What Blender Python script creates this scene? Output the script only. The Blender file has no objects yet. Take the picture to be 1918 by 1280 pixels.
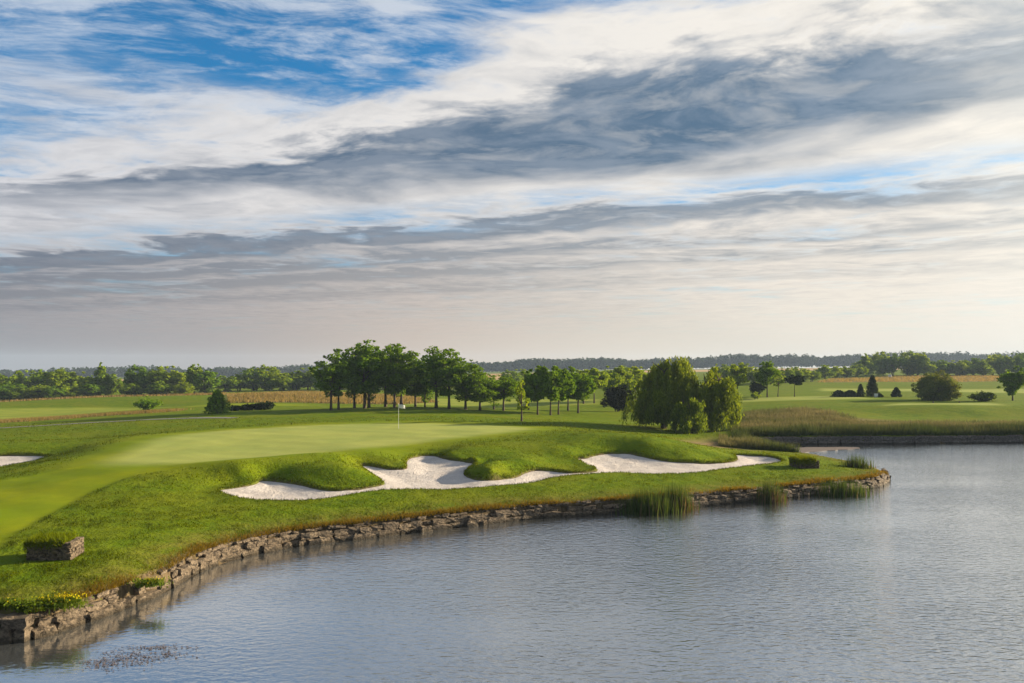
import bpy, bmesh, math, random
import numpy as np
from mathutils import Vector, Matrix

random.seed(7)
rng = np.random.default_rng(11)
scene = bpy.context.scene
COL = scene.collection

# ---------------------------------------------------------------- camera
CAM_H = 7.8                      # metres above the water
FPX = 1492.0                     # focal length in photo pixels (28 mm on full frame)
Y0 = 692.0                       # row of the true horizon
CX = 959.0
cam_data = bpy.data.cameras.new('camera')
cam_data.lens = 28.0
cam_data.sensor_width = 36.0
cam_data.shift_y = (Y0 - 640.0) / 1918.0
cam_data.clip_start = 0.5
cam_data.clip_end = 12000.0
cam = bpy.data.objects.new('camera', cam_data)
COL.objects.link(cam)
cam.location = (0, 0, CAM_H)
cam.rotation_euler = (math.radians(90), 0, 0)
scene.camera = cam

# ---------------------------------------------------------------- sky and sun
SUN_EL = math.radians(14.5)
SUN_AZ = math.radians(69.0)      # clockwise from the viewing direction (+Y)
SUN_DIR = Vector((math.cos(SUN_EL) * math.sin(SUN_AZ), math.cos(SUN_EL) * math.cos(SUN_AZ), math.sin(SUN_EL)))

sun_data = bpy.data.lights.new('sun', 'SUN')
sun_data.energy = 5.0
sun_data.angle = math.radians(0.6)
sun_data.color = (1.0, 0.85, 0.62)
sun = bpy.data.objects.new('sun', sun_data)
COL.objects.link(sun)
sun.rotation_euler = SUN_DIR.to_track_quat('Z', 'Y').to_euler()
sun.location = (60, 20, 60)

vs = scene.view_settings
scene.display_settings.display_device = 'sRGB'
vs.view_transform = 'Standard'
vs.look = 'None'
vs.exposure = 1.3
vs.gamma = 1.0
vs.use_curve_mapping = False
cy = scene.cycles
cy.max_bounces = 6
cy.diffuse_bounces = 2
cy.glossy_bounces = 3
cy.transmission_bounces = 3
cy.transparent_max_bounces = 6
cy.volume_bounces = 0
cy.sample_clamp_indirect = 4.0
cy.use_denoising = True
cy.blur_glossy = 0.0


class Nodes:
    """small expression helper over a node tree"""
    def __init__(self, tree):
        self.t = tree
        self.n = tree.nodes
        self.l = tree.links

    def put(self, sock, val):
        if isinstance(val, bpy.types.NodeSocket):
            self.l.new(val, sock)
        elif val is not None:
            try:
                sock.default_value = val
            except Exception:
                sock.default_value = (*val, 1.0)

    def m(self, op, a, b=None, c=None, clamp=False):
        x = self.n.new('ShaderNodeMath'); x.operation = op; x.use_clamp = clamp
        self.put(x.inputs[0], a)
        if b is not None: self.put(x.inputs[1], b)
        if c is not None: self.put(x.inputs[2], c)
        return x.outputs[0]

    def add(self, a, b): return self.m('ADD', a, b)
    def sub(self, a, b): return self.m('SUBTRACT', a, b)
    def mul(self, a, b): return self.m('MULTIPLY', a, b)
    def div(self, a, b): return self.m('DIVIDE', a, b)

    def xyz(self, x, y, z):
        c = self.n.new('ShaderNodeCombineXYZ')
        self.put(c.inputs[0], x); self.put(c.inputs[1], y); self.put(c.inputs[2], z)
        return c.outputs[0]

    def sep(self, v):
        s = self.n.new('ShaderNodeSeparateXYZ'); self.put(s.inputs[0], v)
        return s.outputs[0], s.outputs[1], s.outputs[2]

    def vm(self, op, a, b=None, scale=None):
        x = self.n.new('ShaderNodeVectorMath'); x.operation = op
        self.put(x.inputs[0], a)
        if b is not None: self.put(x.inputs[1], b)
        if scale is not None: self.put(x.inputs['Scale'], scale)
        return x.outputs['Value'] if op in ('DOT_PRODUCT', 'LENGTH', 'DISTANCE') else x.outputs[0]

    def noise(self, vec, scale, detail=4.0, rough=0.5, dist=0.0, lac=2.0, color=False):
        x = self.n.new('ShaderNodeTexNoise')
        x.noise_dimensions = '3D'
        self.put(x.inputs['Vector'], vec)
        self.put(x.inputs['Scale'], scale); self.put(x.inputs['Detail'], detail)
        self.put(x.inputs['Roughness'], rough); self.put(x.inputs['Distortion'], dist)
        self.put(x.inputs['Lacunarity'], lac)
        return x.outputs[1] if color else x.outputs[0]

    def rng(self, v, a, b, c=0.0, d=1.0, kind='SMOOTHSTEP'):
        x = self.n.new('ShaderNodeMapRange'); x.interpolation_type = kind; x.clamp = True
        self.put(x.inputs[0], v)
        for i, k in enumerate((a, b, c, d)):
            self.put(x.inputs[1 + i], k)
        return x.outputs[0]

    def mix(self, f, a, b, mode='MIX'):
        x = self.n.new('ShaderNodeMix'); x.data_type = 'RGBA'; x.blend_type = mode
        x.clamp_factor = True
        self.put(x.inputs['Factor'], f)
        ins = [s for s in x.inputs if s.type == 'RGBA']
        for s, v in zip(ins, (a, b)):
            if isinstance(v, bpy.types.NodeSocket): self.l.new(v, s)
            else: s.default_value = (v[0], v[1], v[2], 1.0)
        return [o for o in x.outputs if o.type == 'RGBA'][0]

    def ramp(self, f, stops, interp='LINEAR'):
        x = self.n.new('ShaderNodeValToRGB')
        cr = x.color_ramp; cr.interpolation = interp
        while len(cr.elements) < len(stops): cr.elements.new(0.5)
        for e, (p, c) in zip(cr.elements, stops):
            e.position = p
            e.color = (c, c, c, 1) if isinstance(c, (int, float)) else (c[0], c[1], c[2], 1)
        self.put(x.inputs[0], f)
        return x.outputs[0]

    def attr(self, name, out='Fac'):
        x = self.n.new('ShaderNodeAttribute'); x.attribute_name = name
        return x.outputs[out]


world = bpy.data.worlds.new('World')
scene.world = world
world.use_nodes = True


def build_sky():
    t = world.node_tree
    t.nodes.clear()
    N = Nodes(t)
    tc = t.nodes.new('ShaderNodeTexCoord')
    d = tc.outputs['Generated']
    x, y, z = N.sep(d)
    sky = t.nodes.new('ShaderNodeTexSky')
    sky.sky_type = 'NISHITA'
    sky.sun_disc = False
    sky.sun_elevation = SUN_EL
    sky.sun_rotation = SUN_AZ
    sky.altitude = 100
    sky.air_density = 1.0
    sky.dust_density = 0.6
    sky.ozone_density = 2.5
    # deep clean blue between the clouds
    blue = N.mix(1.0, sky.outputs[0], (0.24, 1.18, 1.66), 'MULTIPLY')
    # how far a direction leans towards the sun, along the horizon
    hl = N.m('SQRT', N.add(N.mul(x, x), N.mul(y, y)))
    s = N.div(N.add(N.mul(x, math.sin(SUN_AZ)), N.mul(y, math.cos(SUN_AZ))), N.m('MAXIMUM', hl, 0.02))
    sunny = N.rng(s, -0.30, 0.80, 0, 1, 'LINEAR')
    # flat cloud deck overhead
    zc = N.m('MAXIMUM', N.add(z, 0.0), 0.012)
    X = N.div(x, zc); Y = N.div(y, zc)
    th = math.radians(-22.8)
    u = N.add(N.mul(X, math.cos(th)), N.mul(Y, math.sin(th)))
    v = N.add(N.mul(X, -math.sin(th)), N.mul(Y, math.cos(th)))
    P = N.xyz(N.mul(u, 0.90), v, 0.0)
    # domain warp
    w = N.noise(P, 0.6, 3, 0.55, color=True)
    w = N.vm('SUBTRACT', w, (0.5, 0.5, 0.5))
    P2 = N.vm('ADD', P, N.vm('SCALE', w, scale=1.05))
    fb = N.noise(N.vm('ADD', P2, (3.7, 1.2, 0.0)), 1.15, 12, 0.54)
    fine = N.noise(N.vm('MULTIPLY', P2, (1.0, 1.15, 1.0)), 4.2, 10, 0.60)
    big = N.noise(N.vm('ADD', P, (11.3, 5.1, 2.0)), 0.45, 4, 0.5)
    wx, wy, wz = N.sep(w)
    fb0 = N.sub(fb, 0.5); fi0 = N.sub(fine, 0.5)
    # warped band coordinate
    vb = N.add(v, N.add(N.mul(fb0, 1.6), N.add(N.mul(fi0, 0.60), N.mul(wy, 0.4))))
    vv = N.div(vb, 14.0)
    # --- coverage along the bands (0 = open blue, 1 = closed deck)
    cov = N.ramp(vv, [(0.00, 0.70), (0.080, 0.66), (0.108, 0.36), (0.140, 0.42), (0.170, 0.52), (0.195, 0.60), (0.215, 0.95), (0.27, 0.92),  # low end: unseen cloud overhead, added to grey the reflection in the water
                      (0.31, 0.66), (0.36, 0.80), (0.42, 0.88), (0.60, 0.90), (1.0, 0.85)])
    dens = N.add(N.add(N.mul(fb, 0.85), N.mul(fine, 0.47)), N.mul(big, 0.45))
    # the one heavy band: crisp upper rim, ragged lower side, widening to the right
    up = N.rng(u, -1.8, 0.6, 2.88, 2.42, 'LINEAR')
    lo = N.add(N.rng(u, -5.0, -1.6, 3.05, 3.95), N.rng(u, -0.4, 1.2, 0.0, -0.55))
    band = N.mul(N.rng(N.sub(vb, up), -0.10, 0.27), N.rng(N.sub(vb, lo), 0.50, -0.45))
    rim = N.mul(N.rng(N.sub(vb, up), -0.55, -0.10), N.rng(N.sub(vb, up), 0.30, -0.02))
    thick = N.sub(N.add(dens, N.add(N.mul(cov, 0.78), N.add(N.mul(band, 0.25), N.mul(rim, 0.20)))), 1.16)
    alpha = N.rng(thick, -0.10, 0.42, 0.0, 1.0)
    # --- how dark the underside is; grey overhead, out of view, added to cut fill
    dk = N.ramp(vv, [(0.00, 0.80), (0.07, 0.75), (0.105, 0.05), (0.185, 0.04), (0.25, 0.12), (0.335, 0.08),
                     (0.352, 0.78), (0.385, 0.80), (0.405, 0.15), (0.43, 0.40), (0.455, 0.75), (0.48, 0.22), (0.525, 0.72),
                     (0.565, 0.20), (0.64, 0.42), (0.70, 0.10), (1.0, 0.05)])
    dk = N.m('MAXIMUM', N.mul(dk, N.rng(dens, 0.65, 0.97, 0.5, 1.1)), N.mul(band, N.rng(fine, 0.30, 0.58, 0.78, 1.03)))
    left_grey = N.rng(u, 0.0, -5.0, 0.0, 0.45)
    dark = N.add(dk, N.mul(left_grey, N.rng(vb, 4.2, 5.6)))
    dark = N.add(dark, N.mul(fi0, N.rng(band, 0.0, 1.0, 0.9, 0.35)))
    dark = N.sub(dark, N.mul(fb0, 0.35))
    mott = N.noise(N.vm('ADD', P2, (7.7, 2.9, 4.0)), 2.6, 9, 0.62)
    dark = N.add(dark, N.mul(N.rng(mott, 0.46, 0.72), N.rng(band, 0.0, 0.6, 0.27, 0.0)))
    dark = N.m('MINIMUM', N.m('MAXIMUM', dark, 0.0), 1.0)
    lit = N.mix(sunny, (6.6, 6.7, 7.1), (9.9, 9.3, 8.4))
    low = N.rng(v, 3.0, 8.0)
    lit = N.mix(N.mul(low, 0.75), lit, N.mix(sunny, (6.2, 5.4, 5.0), (10.0, 9.0, 7.8)))
    shade = N.mix(N.rng(N.add(mott, N.mul(fi0, 0.5)), 0.36, 0.66), N.mix(sunny, (0.95, 1.40, 2.15), (0.85, 1.75, 2.85)), N.mix(sunny, (1.9, 2.25, 2.9), (2.3, 3.1, 4.1)))
    shade = N.mix(low, shade, N.mix(sunny, (1.75, 1.95, 2.35), (4.0, 4.35, 4.6)))
    ccol = N.mix(dark, lit, shade)
    cw = N.noise(N.xyz(N.mul(u, 0.5), N.mul(v, 0.8), 3.0), 1.3, 3, 0.5, color=True)
    Pc = N.vm('ADD', N.xyz(N.add(N.mul(X, 0.8), N.mul(Y, 0.35)), N.sub(N.mul(Y, 1.5), N.mul(X, 0.5)), 6.0), N.vm('SCALE', cw, scale=0.9))
    cir = N.noise(Pc, 3.4, 10, 0.66)
    cir2 = N.noise(N.vm('ADD', Pc, (4, 4, 4)), 0.9, 3, 0.5)
    ca = N.mul(N.rng(N.add(cir, N.mul(N.sub(cir2, 0.5), 0.7)), 0.43, 0.72), 0.72)
    blue = N.mix(ca, blue, N.mix(sunny, (6.3, 7.0, 8.0), (9.3, 9.3, 9.2)))
    # broken, rippled edges to the deck
    alpha = N.mul(alpha, N.rng(N.add(cir, N.mul(thick, 1.1)), 0.30, 0.62, 0.35, 1.0))
    out = N.mix(alpha, blue, ccol)
    # --- haze lying on the horizon
    hz = N.m('POWER', 2.718, N.mul(N.m('MAXIMUM', z, 0.0), -12.0))
    hz = N.m('MINIMUM', N.mul(hz, 1.22), 1.0)
    hz = N.m('MULTIPLY', hz, N.rng(z, 0.22, 0.04, 0.25, 1.0))
    hcol = N.ramp(sunny, [(0.0, (0.185, 0.19, 0.23)), (0.28, (0.35, 0.295, 0.28)), (0.50, (0.61, 0.475, 0.375)),
                          (0.75, (0.82, 0.72, 0.585)), (1.0, (0.93, 0.87, 0.75))])
    hcol = N.vm('SCALE', hcol, scale=10.0)
    out = N.mix(hz, out, hcol)
    # brightness around the sun itself, softened by the haze
    sd = N.vm('DOT_PRODUCT', d, tuple(SUN_DIR))
    glow = N.rng(sd, 0.69, 1.0, 0.0, 1.0)
    out = N.mix(N.mul(glow, 0.85), out, (11.5, 10.9, 9.6))
    out = N.vm('SCALE', out, scale=0.81)
    bg = t.nodes.new('ShaderNodeBackground')
    bg.inputs['Strength'].default_value = 0.05
    t.links.new(out, bg.inputs['Color'])
    wo = t.nodes.new('ShaderNodeOutputWorld')
    t.links.new(bg.outputs[0], wo.inputs['Surface'])


build_sky()

# ---------------------------------------------------------------- layout helpers
def at_z(px, py, z):
    """ground point seen at a photo pixel, for a known height above the water"""
    d = (CAM_H - z) * FPX / (py - Y0)
    return ((px - CX) / FPX * d, d, z)


def at_d(px, py, d):
    """ground point seen at a photo pixel, for a known distance"""
    return ((px - CX) / FPX * d, d, CAM_H - (py - Y0) * d / FPX)


def signed_dist(poly, pts):
    """distance of pts (n,2) to a closed polygon, negative inside"""
    poly = np.asarray(poly, float); pts = np.asarray(pts, float)
    best = np.full(len(pts), 1e18); inside = np.zeros(len(pts), bool)
    n = len(poly)
    for i in range(n):
        a = poly[i]; b = poly[(i + 1) % n]
        ab = b - a
        t = np.clip(((pts - a) @ ab) / max(ab @ ab, 1e-12), 0, 1)
        q = pts - (a + t[:, None] * ab)
        best = np.minimum(best, (q * q).sum(1))
        c = (a[1] > pts[:, 1]) != (b[1] > pts[:, 1])
        xi = a[0] + (pts[:, 1] - a[1]) / (ab[1] if abs(ab[1]) > 1e-12 else 1e-12) * ab[0]
        inside ^= c & (pts[:, 0] < xi)
    d = np.sqrt(best)
    return np.where(inside, -d, d)


def smooth_poly(poly, n=3, closed=True):
    """Catmull-Rom resampling of a polyline, n pieces per segment"""
    p = np.asarray(poly, float); out = []
    m = len(p)
    for i in range(m if closed else m - 1):
        if closed:
            a, b, c, d = p[(i - 1) % m], p[i], p[(i + 1) % m], p[(i + 2) % m]
        else:
            a, b, c, d = p[max(i - 1, 0)], p[i], p[i + 1], p[min(i + 2, m - 1)]
        for k in range(n):
            t = k / n
            out.append(0.5 * ((2 * b) + (c - a) * t + (2 * a - 5 * b + 4 * c - d) * t * t + (3 * b - a - 3 * c + d) * t ** 3))
    if not closed:
        out.append(p[-1])
    return np.array(out)


def sstep(a, b, x):
    t = np.clip((x - a) / (b - a), 0, 1)
    return t * t * (3 - 2 * t)


def vnoise(x, y, seed=0):
    """cheap smooth value noise, about -1..1"""
    xi = np.floor(x).astype(np.int64); yi = np.floor(y).astype(np.int64)
    fx = x - xi; fy = y - yi
    fx = fx * fx * (3 - 2 * fx); fy = fy * fy * (3 - 2 * fy)
    def h(i, j):
        k = (i * 374761393 + j * 668265263 + seed * 974634777) & 0xFFFFFFFF
        k = ((k ^ (k >> 13)) * 1274126177) & 0xFFFFFFFF
        return ((k ^ (k >> 16)) & 0xFFFF) / 32767.5 - 1.0
    return (h(xi, yi) * (1 - fx) + h(xi + 1, yi) * fx) * (1 - fy) + (h(xi, yi + 1) * (1 - fx) + h(xi + 1, yi + 1) * fx) * fy


class Relief:
    """thin-plate height surface through scattered points, in log-polar plan coordinates"""
    def __init__(self, pts, smooth=1e-5):
        p = np.array(pts, float)
        self.c = self.plan(p[:, 0], p[:, 1])
        n = len(p)
        K = self.kern(((self.c[:, None] - self.c[None]) ** 2).sum(2)) + np.eye(n) * smooth
        A = np.c_[np.ones(n), self.c]
        M = np.block([[K, A], [A.T, np.zeros((3, 3))]])
        self.w = np.linalg.solve(M, np.r_[p[:, 2], 0, 0, 0])

    @staticmethod
    def plan(x, y):
        y = np.maximum(y, 4.0)
        return np.c_[np.clip(np.arctan2(x, y), -1.0, 1.0), np.log(np.clip(np.hypot(x, y), 16, 1600))]

    @staticmethod
    def kern(r2):
        return 0.5 * r2 * np.log(r2 + 1e-12)

    def __call__(self, x, y):
        x = np.atleast_1d(np.asarray(x, float)); y = np.atleast_1d(np.asarray(y, float))
        out = np.empty(len(x)); n = len(self.c)
        for i in range(0, len(x), 20000):
            q = self.plan(x[i:i + 20000], y[i:i + 20000])
            r2 = (q[:, :1] - self.c[:, 0]) ** 2 + (q[:, 1:] - self.c[:, 1]) ** 2
            out[i:i + 20000] = self.kern(r2) @ self.w[:n] + self.w[n] + q @ self.w[n + 1:]
        return out


# ---------------------------------------------------------------- the lake's outline
front_px = [(56, 1199), (80, 1194), (150, 1172), (230, 1142), (300, 1115), (345, 1090), (400, 1062), (450, 1047), (520, 1031), (600, 1019),
            (700, 1008), (800, 996), (900, 984), (1000, 973), (1100, 966), (1200, 959), (1300, 950), (1400, 941), (1500, 931),
            (1560, 925), (1620, 918), (1652, 912), (1667, 904)]
front_line = smooth_poly([at_z(px, py, 0)[:2] for px, py in front_px], 4, closed=False)
left_line = np.array([(-24.0, 22.3), (-18.5, 22.75), tuple(front_line[0])])
back_px = [(1668, 893), (1655, 883), (1630, 874), (1595, 866), (1560, 859), (1520, 852), (1480, 846), (1448, 840)]
back_line = smooth_poly([at_z(px, py, 0.35)[:2] for px, py in back_px], 3, closed=False)
far_px = [(1405, 836), (1440, 834), (1500, 833), (1600, 832), (1700, 832), (1800, 831), (1918, 830)]
far_line = np.vstack([smooth_poly([at_z(px, py, 0)[:2] for px, py in far_px], 3, closed=False), [(70, 84.5), (110, 87)]])
LAKE = np.vstack([left_line[:-1], front_line, back_line, far_line, [(110, -70), (-24, -70)]])

# ---------------------------------------------------------------- the bunkers
# (pixel, pixel, height of the sand at its edge)
bunker_px = [
    (411, 919, 1.22), (431, 929.5, 1.16), (462, 936, 1.10), (509, 939.5, 1.06), (556, 939.5, 1.05), (603, 937, 1.05), (650, 930, 1.08),
    (681, 925, 1.10), (719, 920.7, 1.12), (760, 919.5, 1.10), (806, 920.7, 1.06), (853, 919.5, 1.05), (900, 915.4, 1.05), (947, 911.6, 1.05),
    (1000, 906, 1.05), (1037, 897, 1.10), (1094, 891, 1.12), (1150, 887.6, 1.10), (1188, 889.4, 1.03), (1263, 890, 0.98), (1319, 886.8, 0.98),
    (1356, 881, 1.0), (1394, 875.5, 1.0), (1431, 871.4, 1.0), (1465, 865.8, 1.02),
    (1450, 857.5, 1.15), (1431, 855, 1.18), (1405, 853.8, 1.20), (1379, 853, 1.22), (1382, 859.4, 1.16), (1375, 864.3, 1.10), (1356, 867.7, 1.08),
    (1330, 868.8, 1.08), (1300, 867.7, 1.14), (1259, 866, 1.20), (1236, 863, 1.28), (1217, 858.7, 1.38), (1199, 854.5, 1.48), (1180, 851, 1.55),
    (1157, 850, 1.58), (1131, 850.8, 1.58), (1112, 854.5, 1.52), (1097, 858.7, 1.45), (1079, 860, 1.45), (1090, 866, 1.38), (1101, 872.5, 1.28),
    (1116, 878, 1.18), (1118, 881, 1.15), (1112, 883.8, 1.14), (1075, 886.8, 1.14), (1056, 885.7, 1.16), (1037, 883, 1.20), (1015, 882, 1.24),
    (1000, 882, 1.26), (985, 886.3, 1.20), (963, 895, 1.13), (938, 898, 1.12), (913, 900.7, 1.12), (888, 898, 1.15), (872, 892, 1.20), (869, 885.7, 1.28),
    (878, 877.9, 1.38), (889, 869, 1.48), (863, 864.7, 1.55), (838, 860.7, 1.60), (816, 855, 1.66), (791, 854.4, 1.68), (769, 859, 1.62), (761, 867, 1.52),
    (761, 877.9, 1.42), (744, 880, 1.40), (722, 878.8, 1.42), (700, 874.7, 1.48), (675, 872, 1.55), (681, 879.4, 1.46), (700, 892, 1.32), (716, 902, 1.22),
    (720, 907, 1.18), (700, 912, 1.14), (666, 917.6, 1.10), (628, 919.5, 1.10), (600, 917.6, 1.12), (575, 912, 1.17), (556, 907.6, 1.22), (531, 903.8, 1.28),
    (506, 900.7, 1.32), (487, 902, 1.32), (472, 909, 1.28), (437, 914.8, 1.25)]
bunker2_px = [(-90, 885, 0.95), (-30, 880, 0.95), (10, 875, 0.95), (45, 869, 0.98), (75, 862, 1.0), (88, 856.5, 1.05), (60, 854, 1.08), (10, 854.5, 1.08), (-40, 857, 1.08), (-95, 868, 1.0)]


def bunker_xyz(lst):
    p = np.array([at_z(*q) for q in lst])
    return smooth_poly(p, 3)


BUNKER = bunker_xyz(bunker_px)
BUNKER2 = bunker_xyz(bunker2_px)

# ---------------------------------------------------------------- heights of the land
cp = []
for line in (front_line[::3], left_line):
    for x, y in line:
        cp.append((x, y + 0.1, 0.72))
for x, y in back_line[::3]:
    cp.append((x, y, 0.45))
for x, y in far_line[::2]:
    cp.append((x, y, 0.78))
cp += [tuple(p) for p in BUNKER[::2] + np.array([0, 0, 0.05])]
cp += [tuple(p) for p in BUNKER2[::3] + np.array([0, 0, 0.05])]
for q in [  # pixel, pixel, height
    # lawn in front of the bunker
    (0, 1110, 0.95), (100, 1055, 1.05), (-150, 1060, 1.05), (220, 1080, 0.90), (300, 1010, 1.08), (190, 985, 1.22), (20, 1005, 1.20), (-100, 960, 1.35),
    (0, 930, 1.42), (110, 930, 1.50), (200, 940, 1.40), (330, 950, 1.22), (420, 960, 1.10), (600, 965, 0.95), (760, 945, 0.98), (900, 935, 0.95), (1050, 920, 0.95),
    (1200, 910, 0.92), (1350, 900, 0.90), (1450, 890, 0.88), (1560, 890, 0.82), (1510, 868, 0.90), (1600, 880, 0.75), (1540, 900, 0.82),
    # apron and mounds behind the bunker
    (300, 895, 1.80), (360, 905, 1.55), (400, 882, 1.95), (450, 880, 2.0), (520, 872, 2.06), (590, 865, 2.15), (640, 869, 2.11), (684, 886, 1.68), (560, 885, 1.78),
    (620, 895, 1.56), (500, 887, 1.68), (440, 897, 1.55), (650, 858, 2.12), (700, 856, 1.98), (730, 859, 1.87), (745, 867, 1.66), (800, 840, 2.06), (770, 848, 1.90), (850, 843, 2.10),
    (880, 856, 1.92), (840, 851, 1.90), (930, 864, 1.96), (985, 862, 1.84), (920, 882, 1.66), (1040, 871, 1.44), (990, 873, 1.54), (950, 880, 1.50), (1085, 880, 1.22),
    (900, 873, 1.78), (880, 884, 1.42), (1000, 846, 1.95), (1040, 858, 1.60), (960, 851, 1.92), (1040, 828, 2.26), (1100, 826, 2.37), (1160, 831, 2.21), (1210, 835, 2.15), (1265, 838, 2.02), (1320, 844, 1.77), (1362, 855, 1.36),
    (1130, 841, 1.88), (1060, 846, 1.92), (1230, 849, 1.70), (1290, 857, 1.48), (1340, 861, 1.24), (1420, 848, 1.0), (1380, 842, 1.0), (1500, 856, 0.72),
    # the putting green
    (250, 866, 2.0), (400, 862, 2.06), (500, 855, 2.08), (600, 846, 2.12), (760, 830, 2.18), (900, 814, 2.2), (980, 804, 2.16), (300, 840, 2.04), (420, 828, 2.06), (560, 815, 2.12),
    (700, 803, 2.16), (820, 800, 2.18), (540, 798, 2.08), (700, 792, 2.1), (860, 793, 2.1), (380, 808, 2.0),
    # left of the green
    (110, 863, 1.78), (180, 836, 1.88), (250, 816, 1.92), (60, 890, 1.62), (150, 890, 1.78), (220, 885, 1.9), (40, 843, 1.45), (-40, 845, 1.45), (-60, 900, 1.45),
    (150, 822, 1.35), (0, 822, 1.45), (0, 803, 1.40), (200, 800, 1.72), (300, 795, 1.78), (-150, 815, 1.2),
    # behind the green
    (400, 778, 2.02), (520, 775, 2.10), (600, 771, 2.2), (690, 766, 2.36), (750, 762, 2.46), (820, 765, 2.36), (880, 769, 2.15), (940, 775, 1.85), (300, 783, 1.75),
    (700, 782, 2.1), (560, 785, 1.98), (850, 782, 2.1), (1000, 793, 1.86), (976, 790, 1.95), (1050, 800, 1.95), (1100, 792, 1.58), (1150, 783, 1.30), (1190, 797, 1.18), (1200, 815, 1.75), (1255, 823, 1.55), (1300, 833, 1.35),
    (1030, 777, 1.5), (1085, 772, 1.45), (1150, 770, 1.1), (1240, 808, 0.95), (1335, 810, 0.88), (1290, 815, 0.95), (1330, 826, 0.85), (1390, 815, 1.0),
    # right bank
    (1500, 812, 1.0), (1700, 812, 1.0), (1918, 811, 1.0), (1430, 800, 1.2), (1700, 797, 1.35), (1850, 797, 1.35), (2100, 800, 1.3), (1500, 788, 1.45), (1600, 775, 1.85), (1450, 768, 1.8), (1640, 778, 1.66),
    (1720, 777, 1.70), (1800, 777, 1.68), (1900, 776, 1.70), (2000, 776, 1.70), (1650, 765, 2.28), (1720, 764, 2.42), (1800, 764, 2.45), (1900, 763, 2.43), (2000, 763, 2.4), (1700, 758, 2.46), (1800, 758, 2.48), (1900, 756, 2.44), (2150, 760, 2.3), (1400, 756, 2.0), (1560, 746, 2.6), (1480, 749, 2.4),
]:
    cp.append(at_z(*q))
for q in [  # pixel, pixel, distance
    (0, 786, 118), (0, 771, 140), (200, 768, 138), (-300, 775, 130), (0, 765, 147), (150, 764, 149), (260, 762, 151), (0, 756, 157), (150, 750, 161), (290, 746, 164), (400, 744, 170), (150, 746, 184), (300, 743, 190), (20, 753, 188), (-250, 755, 180), (100, 745, 205), (300, 739, 215), (430, 760, 135),
    (560, 741, 172), (500, 749, 162), (640, 744, 178), (600, 758, 148), (470, 765, 128), (560, 736, 210), (700, 745, 180), (870, 750, 178), (950, 764, 140), (800, 742, 210), (1000, 748, 180), (1092, 755, 152), (1112, 754, 155),
    (1400, 742, 160), (1600, 743, 152), (1500, 735, 185), (1700, 735, 180), (1920, 737, 185), (1600, 722, 230), (1400, 730, 200), (1780, 722, 230), (1600, 712, 280), (1800, 708, 300), (1920, 706, 310), (1500, 712, 270), (1700, 704, 330),
    (1250, 745, 170), (1250, 720, 250), (2300, 710, 290), (2300, 745, 150), (-300, 735, 240), (100, 730, 260), (430, 725, 280), (700, 722, 290), (1000, 718, 300),
    (0, 716, 400), (430, 713, 400), (900, 706, 400), (1300, 702, 420), (1700, 696, 480), (2200, 694, 480), (-400, 716, 400),
    (0, 711, 800), (430, 708, 820), (900, 699, 860), (1200, 694, 900), (1500, 690, 1000), (1900, 686, 1050), (2400, 684, 1050), (-500, 712, 800),
    (0, 700, 1500), (900, 696, 1500), (1900, 688, 1500), (2400, 688, 1500), (-500, 700, 1500),
]:
    cp.append(at_d(*q))
cp += [(-60, 25, 1.2), (-45, 45, 1.5), (-70, 80, 1.2), (-40, 22.5, 0.75)]
LAND = Relief(cp)
SAND = Relief([tuple(p) for p in BUNKER[::2]] + [tuple(p) for p in BUNKER2[::2]], 1e-4)


def land_z(x, y):
    """height of the grass surface before the lake and bunkers are cut"""
    x = np.atleast_1d(np.asarray(x, float)); y = np.atleast_1d(np.asarray(y, float))
    z = LAND(x, y)
    far = sstep(60, 160, np.hypot(x, y))
    z = z + (0.030 * vnoise(x / 3.1, y / 3.1, 1) + 0.014 * vnoise(x / 0.9, y / 0.9, 2)) * (1 - far) + far * 0.10 * vnoise(x / 17, y / 17, 3)
    return z




# mown zones, each an outline on the ground
def zone(lst): return np.array([at_z(px, py, z)[:2] for px, py, z in lst])
GREEN = smooth_poly(zone([(205, 866, 2.0), (300, 869, 2.0), (420, 864, 2.06), (520, 855, 2.1), (620, 845, 2.12), (760, 831, 2.18), (900, 815, 2.2), (990, 804, 2.15), (960, 797, 2.14), (860, 794, 2.1),
                          (700, 793, 2.1), (540, 799, 2.08), (390, 809, 2.0), (300, 824, 2.0), (245, 845, 1.98)]), 3)
FAIR = [smooth_poly(zone([(-500, 1090, 1.1), (-60, 1046, 1.15), (20, 1005, 1.2), (80, 971, 1.3), (140, 938, 1.45), (190, 911, 1.7), (260, 888, 1.9), (380, 872, 2.0), (300, 866, 2.0), (180, 868, 1.9), (60, 890, 1.62), (-60, 905, 1.45), (-400, 930, 1.4)]), 2),
        np.array([at_d(*q)[:2] for q in [(-400, 800, 105), (0, 790, 112), (150, 777, 125), (330, 765, 142), (200, 763, 150), (0, 766, 146), (-400, 770, 140)]]),
        np.array([at_d(*q)[:2] for q in [(330, 765, 138), (500, 764, 138), (600, 760, 146), (500, 757, 150), (380, 758, 150)]]),
        np.array([at_d(*q)[:2] for q in [(1370, 752, 140), (1560, 748, 140), (1640, 746, 143), (1560, 742, 155), (1400, 748, 150)]]),
        zone([(1660, 761, 2.4), (1760, 762, 2.4), (1870, 762, 2.4), (1850, 757, 2.42), (1690, 756, 2.42)]),
        np.array([at_d(*q)[:2] for q in [(1540, 733, 190), (1930, 735, 188), (2100, 733, 190), (2100, 726, 212), (1930, 728, 208), (1540, 729, 206)]]),
        np.array([at_d(*q)[:2] for q in [(760, 757, 152), (940, 763, 142), (1120, 758, 148), (1120, 750, 170), (900, 745, 190), (780, 748, 180)]])]
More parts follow.
